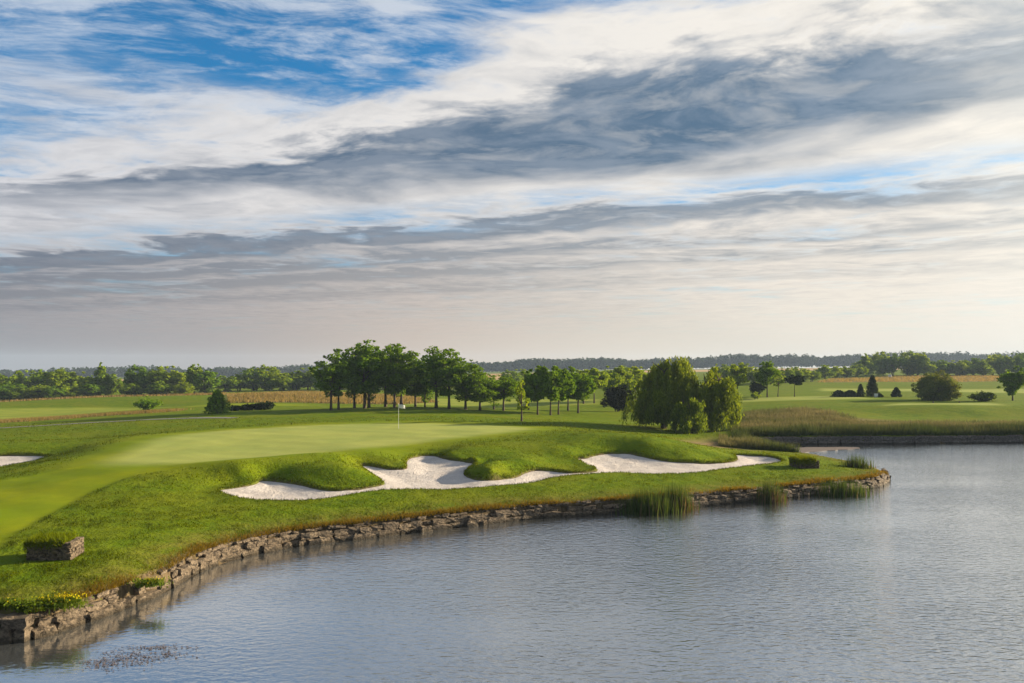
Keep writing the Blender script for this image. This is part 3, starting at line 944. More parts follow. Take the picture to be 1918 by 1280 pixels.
def make_willow(seed, h, w, n_strand=420, leaf=0.28, skirt=0.12):
    r = np.random.default_rng(seed)
    P = []
    L = []
    # the crown is a handful of overlapping domes of different height
    lobes = [(0.10 * w, 0.0, 0.34 * w, h)]
    for k in range(6):
        g = k * 1.05 + r.uniform(-0.3, 0.3); d = w * r.uniform(0.17, 0.27)
        lobes.append((math.cos(g) * d, math.sin(g) * d, w * r.uniform(0.22, 0.30), h * r.uniform(0.52, 0.92)))
    boughs = []
    for i in range(max(40, n_strand // 9)):
        lx, ly, lr, lh = lobes[min(int(r.random() * 8.5), 6) if i % 4 else 0]
        a = r.uniform(0, 2 * math.pi); q = r.random() ** 0.4
        zt = lh * (0.50 + 0.50 * math.sqrt(max(0.0, 1 - q ** 2.6))) * r.uniform(0.86, 1.02)
        R = lr * q * (1.0 if r.random() < 0.8 else r.uniform(1.0, 1.25))
        zt = h * skirt + (zt - h * skirt) * (1.0 if r.random() < 0.5 else r.uniform(0.3, 1.0))
        boughs.append((lx + math.cos(a) * R, ly + math.sin(a) * R, zt, a, r.uniform(0.14, 0.34)))
    for i in range(n_strand):
        # trailing shoots hang in bunches from each bough, with dark hollows between
        bx, by, bz, a, ln = boughs[i % len(boughs)]
        k = 0.045 * w * r.normal(size=2)
        zt = bz + 0.03 * h * r.normal() - 0.25 * abs(k[0])
        zb = max(zt - h * ln * r.uniform(0.5, 1.2), h * skirt * r.uniform(0.3, 1.2), 0.2)
        m = max(4, int((zt - zb) / (leaf * 0.28)))
        t = np.linspace(0, 1, m)
        out_ = 0.05 * w * np.sqrt(t) * r.uniform(0, 1.2)
        sp = 0.13
        x = bx + k[0] + math.cos(a) * out_ + sp * r.normal(size=m); y = by + k[1] + math.sin(a) * out_ + sp * r.normal(size=m)
        P.append(np.c_[x, y, zt - (zt - zb) * t + 0.07 * r.normal(size=m)])
    P = np.vstack(P)
    n = len(P)
    a = np.c_[r.normal(size=n) * 0.35, r.normal(size=n) * 0.35, -np.ones(n)]
    out = P * np.array([1, 1, 0.25]); out /= np.linalg.norm(out, axis=1)[:, None] + 1e-6
    nn = out * 1.0 + r.normal(size=(n, 3)) * 0.55
    b = np.cross(nn, a); b /= np.linalg.norm(b, axis=1)[:, None] + 1e-9
    a /= np.linalg.norm(a, axis=1)[:, None]
    s = (leaf * r.uniform(0.6, 1.3, n))[:, None]
    V = np.stack([P - a * s * 0.8, P + b * s * 0.30, P + a * s * 0.8, P - b * s * 0.30], 1).reshape(-1, 3)
    crown = mesh_from('crown', V, np.arange(4 * n).reshape(n, 4))
    parts = []
    for s_ in range(3):
        ang = s_ * 2.1 + r.uniform(0, 1)
        k = np.linspace(0, 1, 6)
        path = np.c_[math.cos(ang) * (0.15 + k ** 1.3 * w * 0.16), math.sin(ang) * (0.15 + k ** 1.3 * w * 0.16), k * h * 0.8 - 0.15 * (k == 0)]
        parts.append(tube(path, 0.024 * h * (1 - 0.75 * k)))
        for _ in range(5):
            i = r.integers(2, 6); st = path[i]
            e = st + np.array([r.normal() * w * 0.16, r.normal() * w * 0.16, h * r.uniform(0.02, 0.16)])
            parts.append(tube([st, (st + e) / 2 + [0, 0, 0.1], e], [0.07, 0.05, 0.02], 5))
    V, F = join(parts)
    return mesh_from('trunk', V, F, smooth=True), crown


def make_conifer(seed, h, w, leaf=0.16, n=2600, dome=0.6, ground=0.05, wild=1.0):
    """dense clipped or natural evergreen; dome 1 = hemisphere, 0 = cone"""
    r = np.random.default_rng(seed)
    t = r.random(n) ** 0.8
    a = r.uniform(0, 6.28, n)
    prof = (1 - dome) * (1 - t) ** 0.85 + dome * np.sqrt(np.clip(1 - t * t, 0, 1))
    prof = prof * (1 + wild * (0.12 * np.sin(3 * a + 9 * t + seed) + 0.08 * np.sin(7 * a - 13 * t) + 0.10 * np.sin(5 * a + 21 * t + 2 * seed)))
    q = r.uniform(0.55, 1.02, n)
    P = np.c_[np.cos(a) * prof * q * w / 2, np.sin(a) * prof * q * w / 2, ground + t * (h - ground)]
    P += r.normal(size=P.shape) * 0.02 * h * wild
    P[:, 2] = np.maximum(P[:, 2], 0.05)
    nn = np.c_[np.cos(a), np.sin(a), 0.5 * np.ones(n)]
    V, F = leaves(P, leaf, r, nn, 1.8)
    crown = mesh_from('crown', V, F)
    k = np.linspace(0, 1, 5)
    V, F = tube(np.c_[0 * k, 0 * k, k * h * 0.85 - 0.1 * (k == 0)], 0.03 * h * (1 - 0.85 * k) + 0.01)
    return mesh_from('trunk', V, F, smooth=True), crown


def make_bush(seed, h, w, leaf=0.2, n=90, per=40):
    """many-stemmed spreading bush"""
    r = np.random.default_rng(seed)
    parts, P = [], []
    for i in range(n):
        a = r.uniform(0, 6.28); q = r.random() ** 0.6
        hh = h * r.uniform(0.6, 1.05) * (1 - 0.35 * q)
        e = np.array([math.cos(a) * q * w / 2, math.sin(a) * q * w / 2, hh])
        m = np.array([e[0] * 0.45, e[1] * 0.45, hh * 0.55])
        parts.append(tube([(e[0] * 0.08, e[1] * 0.08, -0.08), m, e], [0.02, 0.014, 0.006], 4))
        t = r.uniform(0.3, 1.03, per)
        p = np.array([m * (1 - abs(2 * s - 1)) + (e if s > 0.5 else e * 0.08) * abs(2 * s - 1) for s in t])
        P.append(p + r.normal(size=(per, 3)) * 0.05 * w * 0.6)
    P = np.vstack(P); P[:, 2] = np.maximum(P[:, 2], 0.04)
    V, F = leaves(P, leaf, r, np.array([0, 0, 0.4]), 1.7)
    crown = mesh_from('crown', V, F)
    V, F = join(parts)
    return mesh_from('trunk', V, F, smooth=True), crown


def plant(name, meshes, x, y, label, cat, leafmat, group=None, sx=1.0, sz=1.0, rz=None, crown_name='crown', sink=0.05):
    """put a tree or bush on the ground: an Empty with its trunk and crown"""
    e = empty(name, (x, y, ground_z(x, y) - sink), random.uniform(0, 6.28) if rz is None else rz)
    e.scale = (sx, sx, sz)
    tag(e, label, cat, group)
    for nm, me, mt in (('trunk' if crown_name == 'crown' else 'stems', meshes[0], 'bark'), (crown_name, meshes[1], leafmat)):
        o = bpy.data.objects.new(nm, me); COL.objects.link(o); o.parent = e
        if not me.materials: me.materials.append(None)
        o.material_slots[0].link = 'OBJECT'; o.material_slots[0].material = MAT[mt]
    return e


ORD = ['first', 'second', 'third', 'fourth', 'fifth', 'sixth', 'seventh', 'eighth', 'ninth', 'tenth', 'eleventh', 'twelfth', 'thirteenth', 'fourteenth', 'fifteenth', 'sixteenth',
       'seventeenth', 'eighteenth', 'nineteenth', 'twentieth', 'twenty-first', 'twenty-second', 'twenty-third', 'twenty-fourth', 'twenty-fifth', 'twenty-sixth', 'twenty-seventh',
       'twenty-eighth', 'twenty-ninth', 'thirtieth', 'thirty-first', 'thirty-second', 'thirty-third']


def rank(xs, x): return ORD[sorted(xs).index(x)]


def px_xy(px, d): return (px - CX) / FPX * d, d


# ---------------------------------------------------------------- the grove behind the green
locust = [(make_broadleaf(100 + i, 8.4, 5.4, 1.6, nl=44, leaf=0.22, per=120, flat=0.55, ragged=0.9, lumps=0.18, shape=['vase', 'round'][i % 2]), 8.4, 5.4) for i in range(5)]
grove = [  # pixel column, distance, height, crown width
    (620, 108, 7.7, 4.6), (634, 110, 8.2, 4.4), (664, 114, 8.4, 4.8), (683, 111, 9.3, 5.2), (691, 113, 9.5, 4.8), (722, 116, 9.0, 5.2), (739, 112, 8.8, 4.8), (752, 113, 8.6, 5.4),
    (778, 117, 7.3, 4.2), (796, 116, 6.6, 3.4), (817, 112, 8.6, 5.4), (841, 111, 8.2, 5.2), (872, 111, 7.0, 4.8), (899, 111, 5.6, 4.4), (925, 116, 5.0, 4.0), (943, 114, 5.0, 4.2)]
for i, (px, d, h, w) in enumerate(grove):
    (ms, h0, w0) = locust[i % 5]
    x, y = px_xy(px, d)
    short = i >= 12
    plant('grove_tree', ms, x, y, ORD[i] + ' slim clear-stemmed tree of the tall grove, counting from the dry brown bank' if not short else ORD[15 - i] + ' shorter tree of the tall grove, counting back from the slender sapling',
          'tree', 'leaf_locust', 'grove behind the putting green', w / w0 * 1.25, h / h0)
# the second, lower grove
low = [(make_broadleaf(140 + i, 6.6, 5.0, 1.6, nl=28, leaf=0.24, per=330, flat=0.58, ragged=0.4, lumps=0.17), 6.6, 5.0) for i in range(4)]
LOW = (990, 1007, 1031, 1046, 1064, 1083)
for i, (px, d, h, w) in enumerate([(1007, 109, 6.6, 4.6), (1031, 109, 6.9, 4.8), (1046, 111, 6.4, 4.6), (1083, 115, 6.6, 5.4), (990, 122, 5.8, 4.4), (1064, 124, 6.8, 5.0)]):
    ms, h0, w0 = low[i % 4]
    x, y = px_xy(px, d)
    plant('rounded_tree', ms, x, y, rank(LOW, px) + ' round-crowned tree of the low grove, counting from the slender sapling', 'tree', 'leaf_locust', 'low grove beside the willow', w / w0, h / h0)
for i, (px, d, h, w) in enumerate([(1093, 150, 6.6, 5.6), (1113, 152, 6.9, 5.6), (1138, 156, 7.0, 5.8), (1165, 160, 7.0, 6.0), (1190, 165, 7.0, 6.0)]):
    ms, h0, w0 = low[(i + 1) % 4]
    x, y = px_xy(px, d)
    plant('rounded_tree', ms, x, y, ORD[i] + ' sunlit yellow-green tree behind the low grove, counting towards the willow', 'tree', 'leaf_light', 'sunlit trees behind the low grove', w / w0, h / h0)
# slender sapling beside the green
sap = make_broadleaf(171, 5.4, 2.0, 1.0, nl=22, leaf=0.18, per=420, flat=1.0, ragged=0.2, lumps=0.16, lean=0.1)
x, y = px_xy(977, 89.5)
plant('sapling', sap, x, y, 'slender upright sapling standing alone at the end of the putting green', 'tree', 'leaf_light', sx=0.95, sz=0.9)
x, y = px_xy(796, 128)
plant('sapling', sap, x, y, 'thin sapling seen between the grove trunks', 'tree', 'leaf_locust', sx=0.7, sz=0.6)
# dark shrub
x, y = px_xy(1156, 124)
plant('dark_shrub', make_broadleaf(180, 4.2, 5.2, 0.1, nl=34, leaf=0.24, per=260, flat=0.8, lumps=0.2, ragged=0.1, stems=3), x, y, 'dark purplish dense round shrub beside the big willow', 'shrub', 'leaf_purple')

# ---------------------------------------------------------------- willows
x, y = px_xy(1243, 91.5)
plant('weeping_willow', make_willow(201, 8.2, 8.2, 1500, 0.23), x, y, 'largest weeping willow, dark green with trailing branches over bare trunks', 'willow', 'leaf_willow', 'willows by the inlet', rz=0.2)
x, y = px_xy(1337, 90.0)
plant('weeping_willow', make_willow(202, 7.0, 5.4, 950, 0.23, 0.04), x, y, 'tall narrow willow with sunlit yellow-green side reaching the ground', 'willow', 'leaf_willow', 'willows by the inlet', rz=0.4)
x, y = px_xy(1293, 86.0)
plant('weeping_willow', make_willow(203, 4.2, 3.7, 520, 0.20, 0.05), x, y, 'small young willow in front of the two big willows', 'willow', 'leaf_willow', 'willows by the inlet')

# ---------------------------------------------------------------- single plants left and right
x, y = px_xy(407, 106)
plant('young_tree', make_conifer(211, 3.0, 3.3, 0.24, 1900, 0.22, wild=1.5), x, y, 'small dark green cone-shaped tree beside the low clipped hedge', 'tree', 'leaf_locust')
hm = make_broadleaf(212, 1.35, 2.2, 0.02, nl=16, leaf=0.16, per=420, flat=0.7, lumps=0.3, ragged=0.05, stems=3)
x, y = px_xy(472, 116)
he = empty('low_hedge', (x, y, ground_z(x, y) - 0.05)); tag(he, 'low dark hedge right behind the rise of the green', 'hedge')
for k in range(4):
    for nm, me, mt in (('stems', hm[0], 'bark'), ('foliage', hm[1], 'leaf_dark')):
        o = obj(nm, me, None, he, ((k - 1.5) * 1.55, 0.15 * (k % 2), ground_z(x + (k - 1.5) * 1.55, y) - ground_z(x, y) - 0.05))
        if not me.materials: me.materials.append(None)
        o.material_slots[0].link = 'OBJECT'; o.material_slots[0].material = MAT[mt]
        o.rotation_euler.z = k * 1.7; o.scale = (1, 1, 0.7 + 0.1 * k)
x, y = px_xy(277, 128)
plant('spreading_bush', make_bush(213, 2.2, 4.6, 0.17, 80, 40), x, y, 'wide spreading bush alone on the lower fairway edge', 'bush', 'leaf_locust', crown_name='foliage')
# conifers by the tee
x, y = px_xy(1577, 150)
jn = make_conifer(221, 1.25, 2.6, 0.16, 1500, 1.0)
plant('juniper', jn, x - 0.6, y, 'low dark juniper mound at the open end of the conifer row', 'shrub', 'leaf_dark', crown_name='foliage')
plant('juniper', jn, x + 1.7, y + 0.3, 'low dark juniper mound next to the slim thuja', 'shrub', 'leaf_dark', sx=1.05, sz=1.0, crown_name='foliage')
x, y = px_xy(1612, 150)
plant('thuja', make_conifer(222, 2.4, 1.5, 0.16, 1500, 0.55), x, y, 'slim rounded dark thuja beside the tall pointed one', 'conifer', 'leaf_dark', crown_name='foliage')
x, y = px_xy(1634, 152)
plant('thuja', make_conifer(223, 4.0, 2.7, 0.18, 2600, 0.25), x, y, 'tallest pointed dark conifer of the row by the tee', 'conifer', 'leaf_dark', crown_name='foliage')
x, y = px_xy(1646, 149)
plant('juniper', jn, x, y, 'low dark juniper in front of the white box', 'shrub', 'leaf_dark', sx=0.62, sz=0.62, crown_name='foliage')
x, y = px_xy(1679, 150)
plant('thuja', make_conifer(224, 1.8, 2.0, 0.16, 1700, 0.45), x, y, 'small cone-shaped conifer standing apart from the conifer row', 'conifer', 'leaf_dark', crown_name='foliage')
x, y = px_xy(1756, 138)
plant('round_bush', make_broadleaf(231, 5.0, 7.6, -0.9, nl=44, leaf=0.2, per=260, flat=0.72, lumps=0.16, ragged=0.3, stems=5), x, y, 'big round grey-green bush behind the tee', 'bush', 'leaf_silver')
x, y = px_xy(1897, 136)
plant('young_tree', make_broadleaf(232, 5.9, 4.6, 0.7, nl=32, leaf=0.22, per=330, flat=0.7, lumps=0.16, ragged=0.5, shape='vase'), x, y, 'leafy vase-shaped tree alone in tall grass past the round bush', 'tree', 'leaf_locust')
x, y = px_xy(1842, 134)
plant('grassy_bush', make_bush(233, 1.7, 4.6, 0.2, 90, 36), x, y, 'low yellow-green bush with bare twigs between round bush and tree', 'bush', 'weed', crown_name='foliage')
# clear-stemmed trees above the right bank
for i, (px, d, h, w, lab, mt) in enumerate([
    (1381, 150, 6.6, 4.6, 'broad clear-stemmed tree next to the willow, lowest branches drooping', 'leaf_light'),
    (1437, 152, 6.7, 4.6, 'tall round-topped tree on a straight bare stem by the far fairway', 'leaf_locust'),
    (1457, 153, 4.4, 2.6, 'thin crooked tree with sparse crown next to the round-topped tree', 'leaf_light'),
    (1488, 152, 4.2, 3.4, 'little flat-topped umbrella-shaped tree on a bare leaning stem', 'leaf_dark')]):
    ms = make_broadleaf(240 + i, h, w, [2.0, 2.0, 1.9, 2.3][i], nl=[30, 34, 12, 18][i], leaf=0.22, per=[300, 320, 190, 380][i], flat=[0.7, 0.8, 0.5, 0.45][i], lumps=[0.17, 0.18, 0.17, 0.2][i], lean=[0.2, 0.1, 0.8, 0.7][i])
    x, y = px_xy(px, d)
    plant('lone_tree', ms, x, y, lab, 'tree', mt)
x, y = px_xy(1420, 156)
plant('dark_shrub', make_broadleaf(250, 3.0, 3.0, 0.05, nl=20, leaf=0.2, per=330, flat=0.8, lumps=0.24, ragged=0.1, stems=3), x, y, 'dark rounded shrub between the clear-stemmed trees', 'shrub', 'leaf_dark')
x, y = px_xy(1416, 146)
plant('light_shrub', make_broadleaf(251, 1.5, 1.7, 0.05, nl=12, leaf=0.16, per=420, flat=0.8, lumps=0.26, ragged=0.05, stems=3), x, y, 'small bright green shrub in front of the dark rounded shrub', 'shrub', 'leaf_light')

# ---------------------------------------------------------------- hedgerows
hedge = [(make_broadleaf(260 + i, 7.0, 6.0, 0.15, nl=34, leaf=0.36, per=110, flat=0.85, lumps=0.17, ragged=0.5, stems=3, shape=['round', 'round', 'cone', 'vase', 'round', 'round'][i]), 7.0, 6.0) for i in range(6)]
poplar = make_broadleaf(270, 9.0, 3.6, 0.2, nl=34, leaf=0.34, per=170, flat=1.3, lumps=0.2, ragged=0.4)
LEFT_ROW = [  # the left hedgerow
    (-60, 196, 7.0, 8, 0, 'leaf_hedge'), (-25, 192, 6.0, 7, 1, 'leaf_hedge'), (8, 194, 5.6, 7, 4, 'leaf_hedge'), (24, 192, 4.4, 6, 0, 'leaf_locust'), (46, 196, 6.6, 7, 5, 'leaf_hedge'), (64, 190, 3.6, 5, 1, 'leaf_dark'),
    (84, 198, 6.6, 7, 0, 'leaf_hedge'), (108, 198, 6.6, 6.5, 4, 'leaf_light'), (122, 204, 5.6, 6, 1, 'leaf_hedge'), (142, 200, 6.0, 7, 5, 'leaf_light'), (160, 202, 5.0, 6, 0, 'leaf_hedge'),
    (190, 201, 7.6, 5.6, 2, 'leaf_hedge'), (203, 206, 5.0, 6, 1, 'leaf_hedge'), (232, 212, 3.2, 5, 5, 'leaf_dark'), (259, 203, 6.8, 6.0, 4, 'leaf_locust'), (281, 204, 4.6, 5, 0, 'leaf_hedge'),
    (310, 203, 6.8, 7.6, 5, 'leaf_light'), (331, 206, 5.4, 5, 1, 'leaf_light'), (384, 203, 5.8, 6.4, 0, 'leaf_locust'), (352, 208, 5.0, 5, 4, 'leaf_hedge'),
    (425, 232, 4.0, 7, 1, 'leaf_hedge'), (448, 236, 4.6, 7, 5, 'leaf_hedge'), (478, 238, 6.4, 7.6, 0, 'leaf_hedge'), (503, 240, 6.6, 8, 4, 'leaf_light'), (530, 236, 4.4, 7, 1, 'leaf_light'), (552, 240, 5.2, 8, 0, 'leaf_hedge'),
    (578, 242, 6.2, 8, 5, 'leaf_light'), (603, 240, 5.2, 7, 1, 'leaf_hedge'), (640, 250, 5.4, 8, 0, 'leaf_hedge'), (680, 250, 5.2, 8, 4, 'leaf_hedge'), (720, 252, 5.0, 8, 5, 'leaf_hedge'), (765, 255, 5.2, 8, 1, 'leaf_hedge')]
LEFT_ROW += [(12, 187, 3.4, 5.5, 1, 'leaf_locust'), (36, 186, 3.0, 5, 4, 'leaf_hedge'), (75, 188, 3.4, 5, 0, 'leaf_light'), (98, 188, 3.0, 4.6, 5, 'leaf_locust'), (131, 192, 3.2, 5, 1, 'leaf_light'), (172, 194, 3.2, 5, 0, 'leaf_locust'),
             (246, 196, 3.0, 4.4, 4, 'leaf_hedge'), (296, 196, 3.2, 4.6, 1, 'leaf_hedge'), (344, 197, 3.0, 4.2, 5, 'leaf_light')]
LEFT_X = [q[0] for q in LEFT_ROW if q[0] < 364][::-1]
for i, (px, d, h, w, k, mt) in enumerate(LEFT_ROW):
    look = {'leaf_hedge': 'olive bushy', 'leaf_light': 'bright yellow-green', 'leaf_locust': 'deep green', 'leaf_dark': 'very dark low'}[mt]
    if px < 364:
        lab = look + ' hedgerow tree, ' + ORD[len(LEFT_X) - 1 - sorted(LEFT_X).index(px)] + ' from the tall poplar away from the dry bank'
    else:
        lab = look + ' hedgerow tree, ' + ORD[sorted(q[0] for q in LEFT_ROW if q[0] >= 364).index(px)] + ' from the tall poplar towards the groves'
    ms, h0, w0 = hedge[k]
    x, y = px_xy(px, d)
    plant('hedgerow_tree', ms, x, y, lab, 'tree', mt, 'hedgerow along the far edge of the lower fairway', 1.2 * w / w0, 1.12 * h / h0)
x, y = px_xy(364, 203)
plant('poplar', poplar, x, y, 'tall narrow ragged poplar rising above the hedgerow', 'tree', 'leaf_hedge', sx=1.15, sz=0.94)
# hedge behind the two groves
for i in range(13):
    px = 800 + i * 37 + random.uniform(-10, 10); d = random.uniform(240, 275)
    ms, h0, w0 = hedge[i % 6]
    x, y = px_xy(px, d)
    plant('hedgerow_tree', ms, x, y, ORD[i] + ' bushy tree of the hedge behind the groves, counting from the poplar side', 'tree', ['leaf_hedge', 'leaf_light'][i % 2], 'hedge behind the groves', random.uniform(7, 9) / w0, random.uniform(4.5, 6.0) / h0)
# right hand hedgerow
RIGHT_ROW = [
    (1365, 235, 6.2, 7, 'leaf_light'), (1392, 262, 7.2, 8, 'leaf_light'), (1352, 285, 7.0, 9, 'leaf_hedge'), (1412, 240, 6.0, 7, 'leaf_light'), (1446, 236, 6.2, 7, 'leaf_light'), (1470, 246, 6.0, 6, 'leaf_hedge'), (1487, 250, 5.8, 6, 'leaf_hedge'), (1504, 252, 5.2, 6, 'leaf_light'),
    (1520, 255, 5.0, 6, 'leaf_hedge'), (1546, 290, 6.0, 7, 'leaf_hedge'), (1566, 305, 5.4, 7, 'leaf_light'), (1585, 310, 5.6, 8, 'leaf_hedge'), (1605, 315, 6.0, 8, 'leaf_hedge')]
RIGHT_X = sorted(q[0] for q in RIGHT_ROW)
for i, (px, d, h, w, mt) in enumerate(RIGHT_ROW):
    ms, h0, w0 = hedge[(i * 2 + 1) % 6]
    x, y = px_xy(px, d)
    plant('hedgerow_tree', ms, x, y, {'leaf_hedge': 'olive', 'leaf_light': 'sunlit yellow-green'}[mt] + ' small tree, ' + rank(RIGHT_X, px) + ' from the willow in the row behind the far fairway', 'tree', mt, 'row of small trees behind the far fairway', w / w0, 0.82 * h / h0)
for i in range(17):
    px = 1622 + i * 18.5 + random.uniform(-6, 6); d = random.uniform(322, 345)
    h = [9.0, 9.6, 8.6, 9.4, 9.8, 9.0, 9.2, 6.2, 6.0, 6.4, 6.2, 7.2, 6.6, 8.4, 9.0, 9.6, 9.8][i]
    ms, h0, w0 = hedge[(i * 5 + 2) % 6]
    x, y = px_xy(px, d)
    mt = ['leaf_hedge', 'leaf_light', 'leaf_hedge', 'leaf_locust'][i % 4]
    plant('hedgerow_tree', ms, x, y, {'leaf_hedge': 'olive', 'leaf_light': 'yellow-green', 'leaf_locust': 'deep green'}[mt] + ' bushy tree, ' + ORD[i] + ' from the second flag in the tall hedgerow', 'tree', mt, 'tall hedgerow behind the second flag', random.uniform(8, 11) / w0, h / h0)

# ---------------------------------------------------------------- far wood on the horizon
def far_wood():
    r = np.random.default_rng(5)
    path = np.array([(-900, 760, 10.5), (-500, 800, 11.5), (-150, 850, 13), (60, 880, 14), (330, 950, 17), (640, 1060, 20), (1100, 1180, 21)])
    P, S, NR = [], [], []
    for i in range(2300):
        t = r.uniform(0, len(path) - 1); k = min(int(t), len(path) - 2); f = t - k
        x, y, h = path[k] * (1 - f) + path[k + 1] * f
        row = r.random() ** 1.5
        y += row * 60; x += r.normal() * 6
        h *= r.uniform(0.78, 1.03) * (1 + 0.10 * math.sin(x / 37) + 0.06 * math.sin(x / 13))
        w = h * r.uniform(0.35, 0.6)
        n = 70
        d = r.normal(size=(n, 3)); d /= np.linalg.norm(d, axis=1)[:, None]
        q = d * np.array([w / 2, w / 2, h * 0.42]) * r.uniform(0.75, 1.1, (n, 1))
        P.append(q + np.array([x, y, h * 0.55])); S.append(np.full(n, 1.9)); NR.append(d)
    P = np.vstack(P)
    P[:, 2] += np.repeat(S_land(P[::70, 0], P[::70, 1]), 70)
    V, F = leaves(P, np.concatenate(S), r, np.vstack(NR) * 1.5, 1.2)
    o = obj('far_wood', mesh_from('far_wood', V, F), 'leaf_far')
    tag(o, 'dark band of distant woodland along the horizon', 'woodland', kind='stuff')


far_wood()

# ---------------------------------------------------------------- stones
def stone_meshes(n, seed, sub=2):
    r = random.Random(seed); out = []
    for k in range(n):
        bm = bmesh.new()
        bmesh.ops.create_cube(bm, size=1.0)
        bmesh.ops.subdivide_edges(bm, edges=bm.edges[:], cuts=1, use_grid_fill=True)
        o = Vector((r.uniform(0, 50), r.uniform(0, 50), 0))
        for v in bm.verts:
            c = v.co
            corner = sum(abs(abs(a) - 0.5) < 1e-3 for a in c)
            s = {3: 0.90, 2: 0.96, 1: 1.04, 0: 1.0}[corner]
            v.co = Vector((c.x * s + r.uniform(-0.08, 0.08), c.y * s + r.uniform(-0.13, 0.10), c.z * s + r.uniform(-0.11, 0.11)))
        me = bpy.data.meshes.new('stone'); bm.to_mesh(me); bm.free()
        me.materials.append(None)
        out.append(me)
    return out


STONES = stone_meshes(14, 3)


def put_stone(parent, mat, p, size, rz, tilt=0.0):
    o = bpy.data.objects.new('stone', random.choice(STONES)); COL.objects.link(o)
    o.parent = parent; o.location = p; o.scale = size; o.rotation_euler = (random.uniform(-1, 1) * tilt, random.uniform(-1, 1) * tilt, rz)
    o.material_slots[0].link = 'OBJECT'; o.material_slots[0].material = MAT[mat]
    return o


def along(line):
    line = np.asarray(line); seg = np.linalg.norm(np.diff(line, axis=0), axis=1); s = np.r_[0, np.cumsum(seg)]
    def at(d):
        x = np.interp(d, s, line[:, 0]); y = np.interp(d, s, line[:, 1])
        e = 0.25
        tx = np.interp(d + e, s, line[:, 0]) - np.interp(d - e, s, line[:, 0]); ty = np.interp(d + e, s, line[:, 1]) - np.interp(d - e, s, line[:, 1])
        return x, y, math.atan2(ty, tx)
    return s[-1], at


def stone_course(parent, mat, line, z0, z1, lmin, lmax, depth, setback, jitter, tilt, start=0.0, skip=0.0):
    total, at = along(line)
    d = start
    while d < total:
        l = random.uniform(lmin, lmax)
        if total - d < 0.2: break
        l = min(l, total - d)
        x, y, a = at(d + l / 2)
        h = (z1 - z0) * random.uniform(1 - jitter, 1 + jitter * 0.4)
        nx, ny = -math.sin(a), math.cos(a)          # towards the land
        sb = setback + random.uniform(-0.08, 0.09) + depth / 2
        if random.random() >= skip:
            put_stone(parent, mat, (x + nx * sb, y + ny * sb, z0 + h / 2), (l * 1.0, depth, h * 1.03), a + random.uniform(-0.06, 0.06), tilt)
        d += l * 1.0


wall = empty('stone_wall', (front_line[0][0], front_line[0][1], 0))
tag(wall, 'weathered tan stone retaining wall curving along the lawn to the point', 'wall')
wall.location = (0, 0, 0)
body_line = np.vstack([front_line, back_line[:3]])
stone_course(wall, 'stone', body_line, -0.16, 0.30, 0.45, 1.25, 0.42, 0.00, 0.16, 0.07, start=0.12)
stone_course(wall, 'stone', body_line, 0.28, 0.56, 0.28, 0.95, 0.36, 0.06, 0.36, 0.12, start=0.3, skip=0.05)
stone_course(wall, 'stone', body_line, 0.58, 0.72, 0.25, 0.55, 0.26, 0.16, 0.35, 0.16, start=0.1, skip=0.35)
lwall = empty('stone_wall'); tag(lwall, 'short shaded return of the stone wall beside the yellow weeds', 'wall')
stone_course(lwall, 'stone', left_line[1:], -0.16, 0.36, 0.7, 1.3, 0.42, -0.28, 0.06, 0.03)
stone_course(lwall, 'stone', left_line[1:], 0.36, 0.70, 0.6, 1.2, 0.62, -0.24, 0.10, 0.04, start=0.2)
fwall = empty('stone_wall'); tag(fwall, 'low grey stone wall along the far bank under tall grass', 'wall')
fl = far_line[(far_line[:, 0] > 24) & (far_line[:, 0] < 62)]
stone_course(fwall, 'stone_far', fl, -0.12, 0.40, 0.8, 1.5, 0.4, 0.0, 0.08, 0.03)
stone_course(fwall, 'stone_far', fl, 0.40, 0.78, 0.7, 1.3, 0.36, 0.05, 0.15, 0.05, start=0.3)


# ---------------------------------------------------------------- blades of grass
def blades(pts, hgt, wid, lean, r, bend=0.3):
    """one tapering blade (two triangles as a bent kite) per point"""
    n = len(pts)
    a = r.uniform(0, 2 * math.pi, n)
    side = np.c_[np.cos(a), np.sin(a), np.zeros(n)] * (np.asarray(wid) * 0.5)[:, None]
    b = r.uniform(0, 2 * math.pi, n); L = np.abs(r.normal(size=n)) * lean * hgt
    tip = np.c_[np.cos(b) * L, np.sin(b) * L, hgt]
    V = np.stack([pts - side, pts + side, pts + tip], 1).reshape(-1, 3)
    return V, np.arange(3 * n).reshape(n, 3)


def follow_ground(me, x, y, r, soft=0.25):
    """short turf shades with the slope it grows on: lean each blade's normal towards the ground's"""
    n = terrain_normal(x, y) + r.normal(size=(len(x), 3)) * soft * np.array([1, 1, 0.4])
    n /= np.linalg.norm(n, axis=1)[:, None]
    me.normals_split_custom_set_from_vertices(np.repeat(n, 3, axis=0).tolist())


def in_view(x, y, m=0.06):
    return np.abs(x / np.maximum(y, 1)) < (959 / FPX + m)


def surf_z(x, y, sb=None):
    return S_land(x, y)


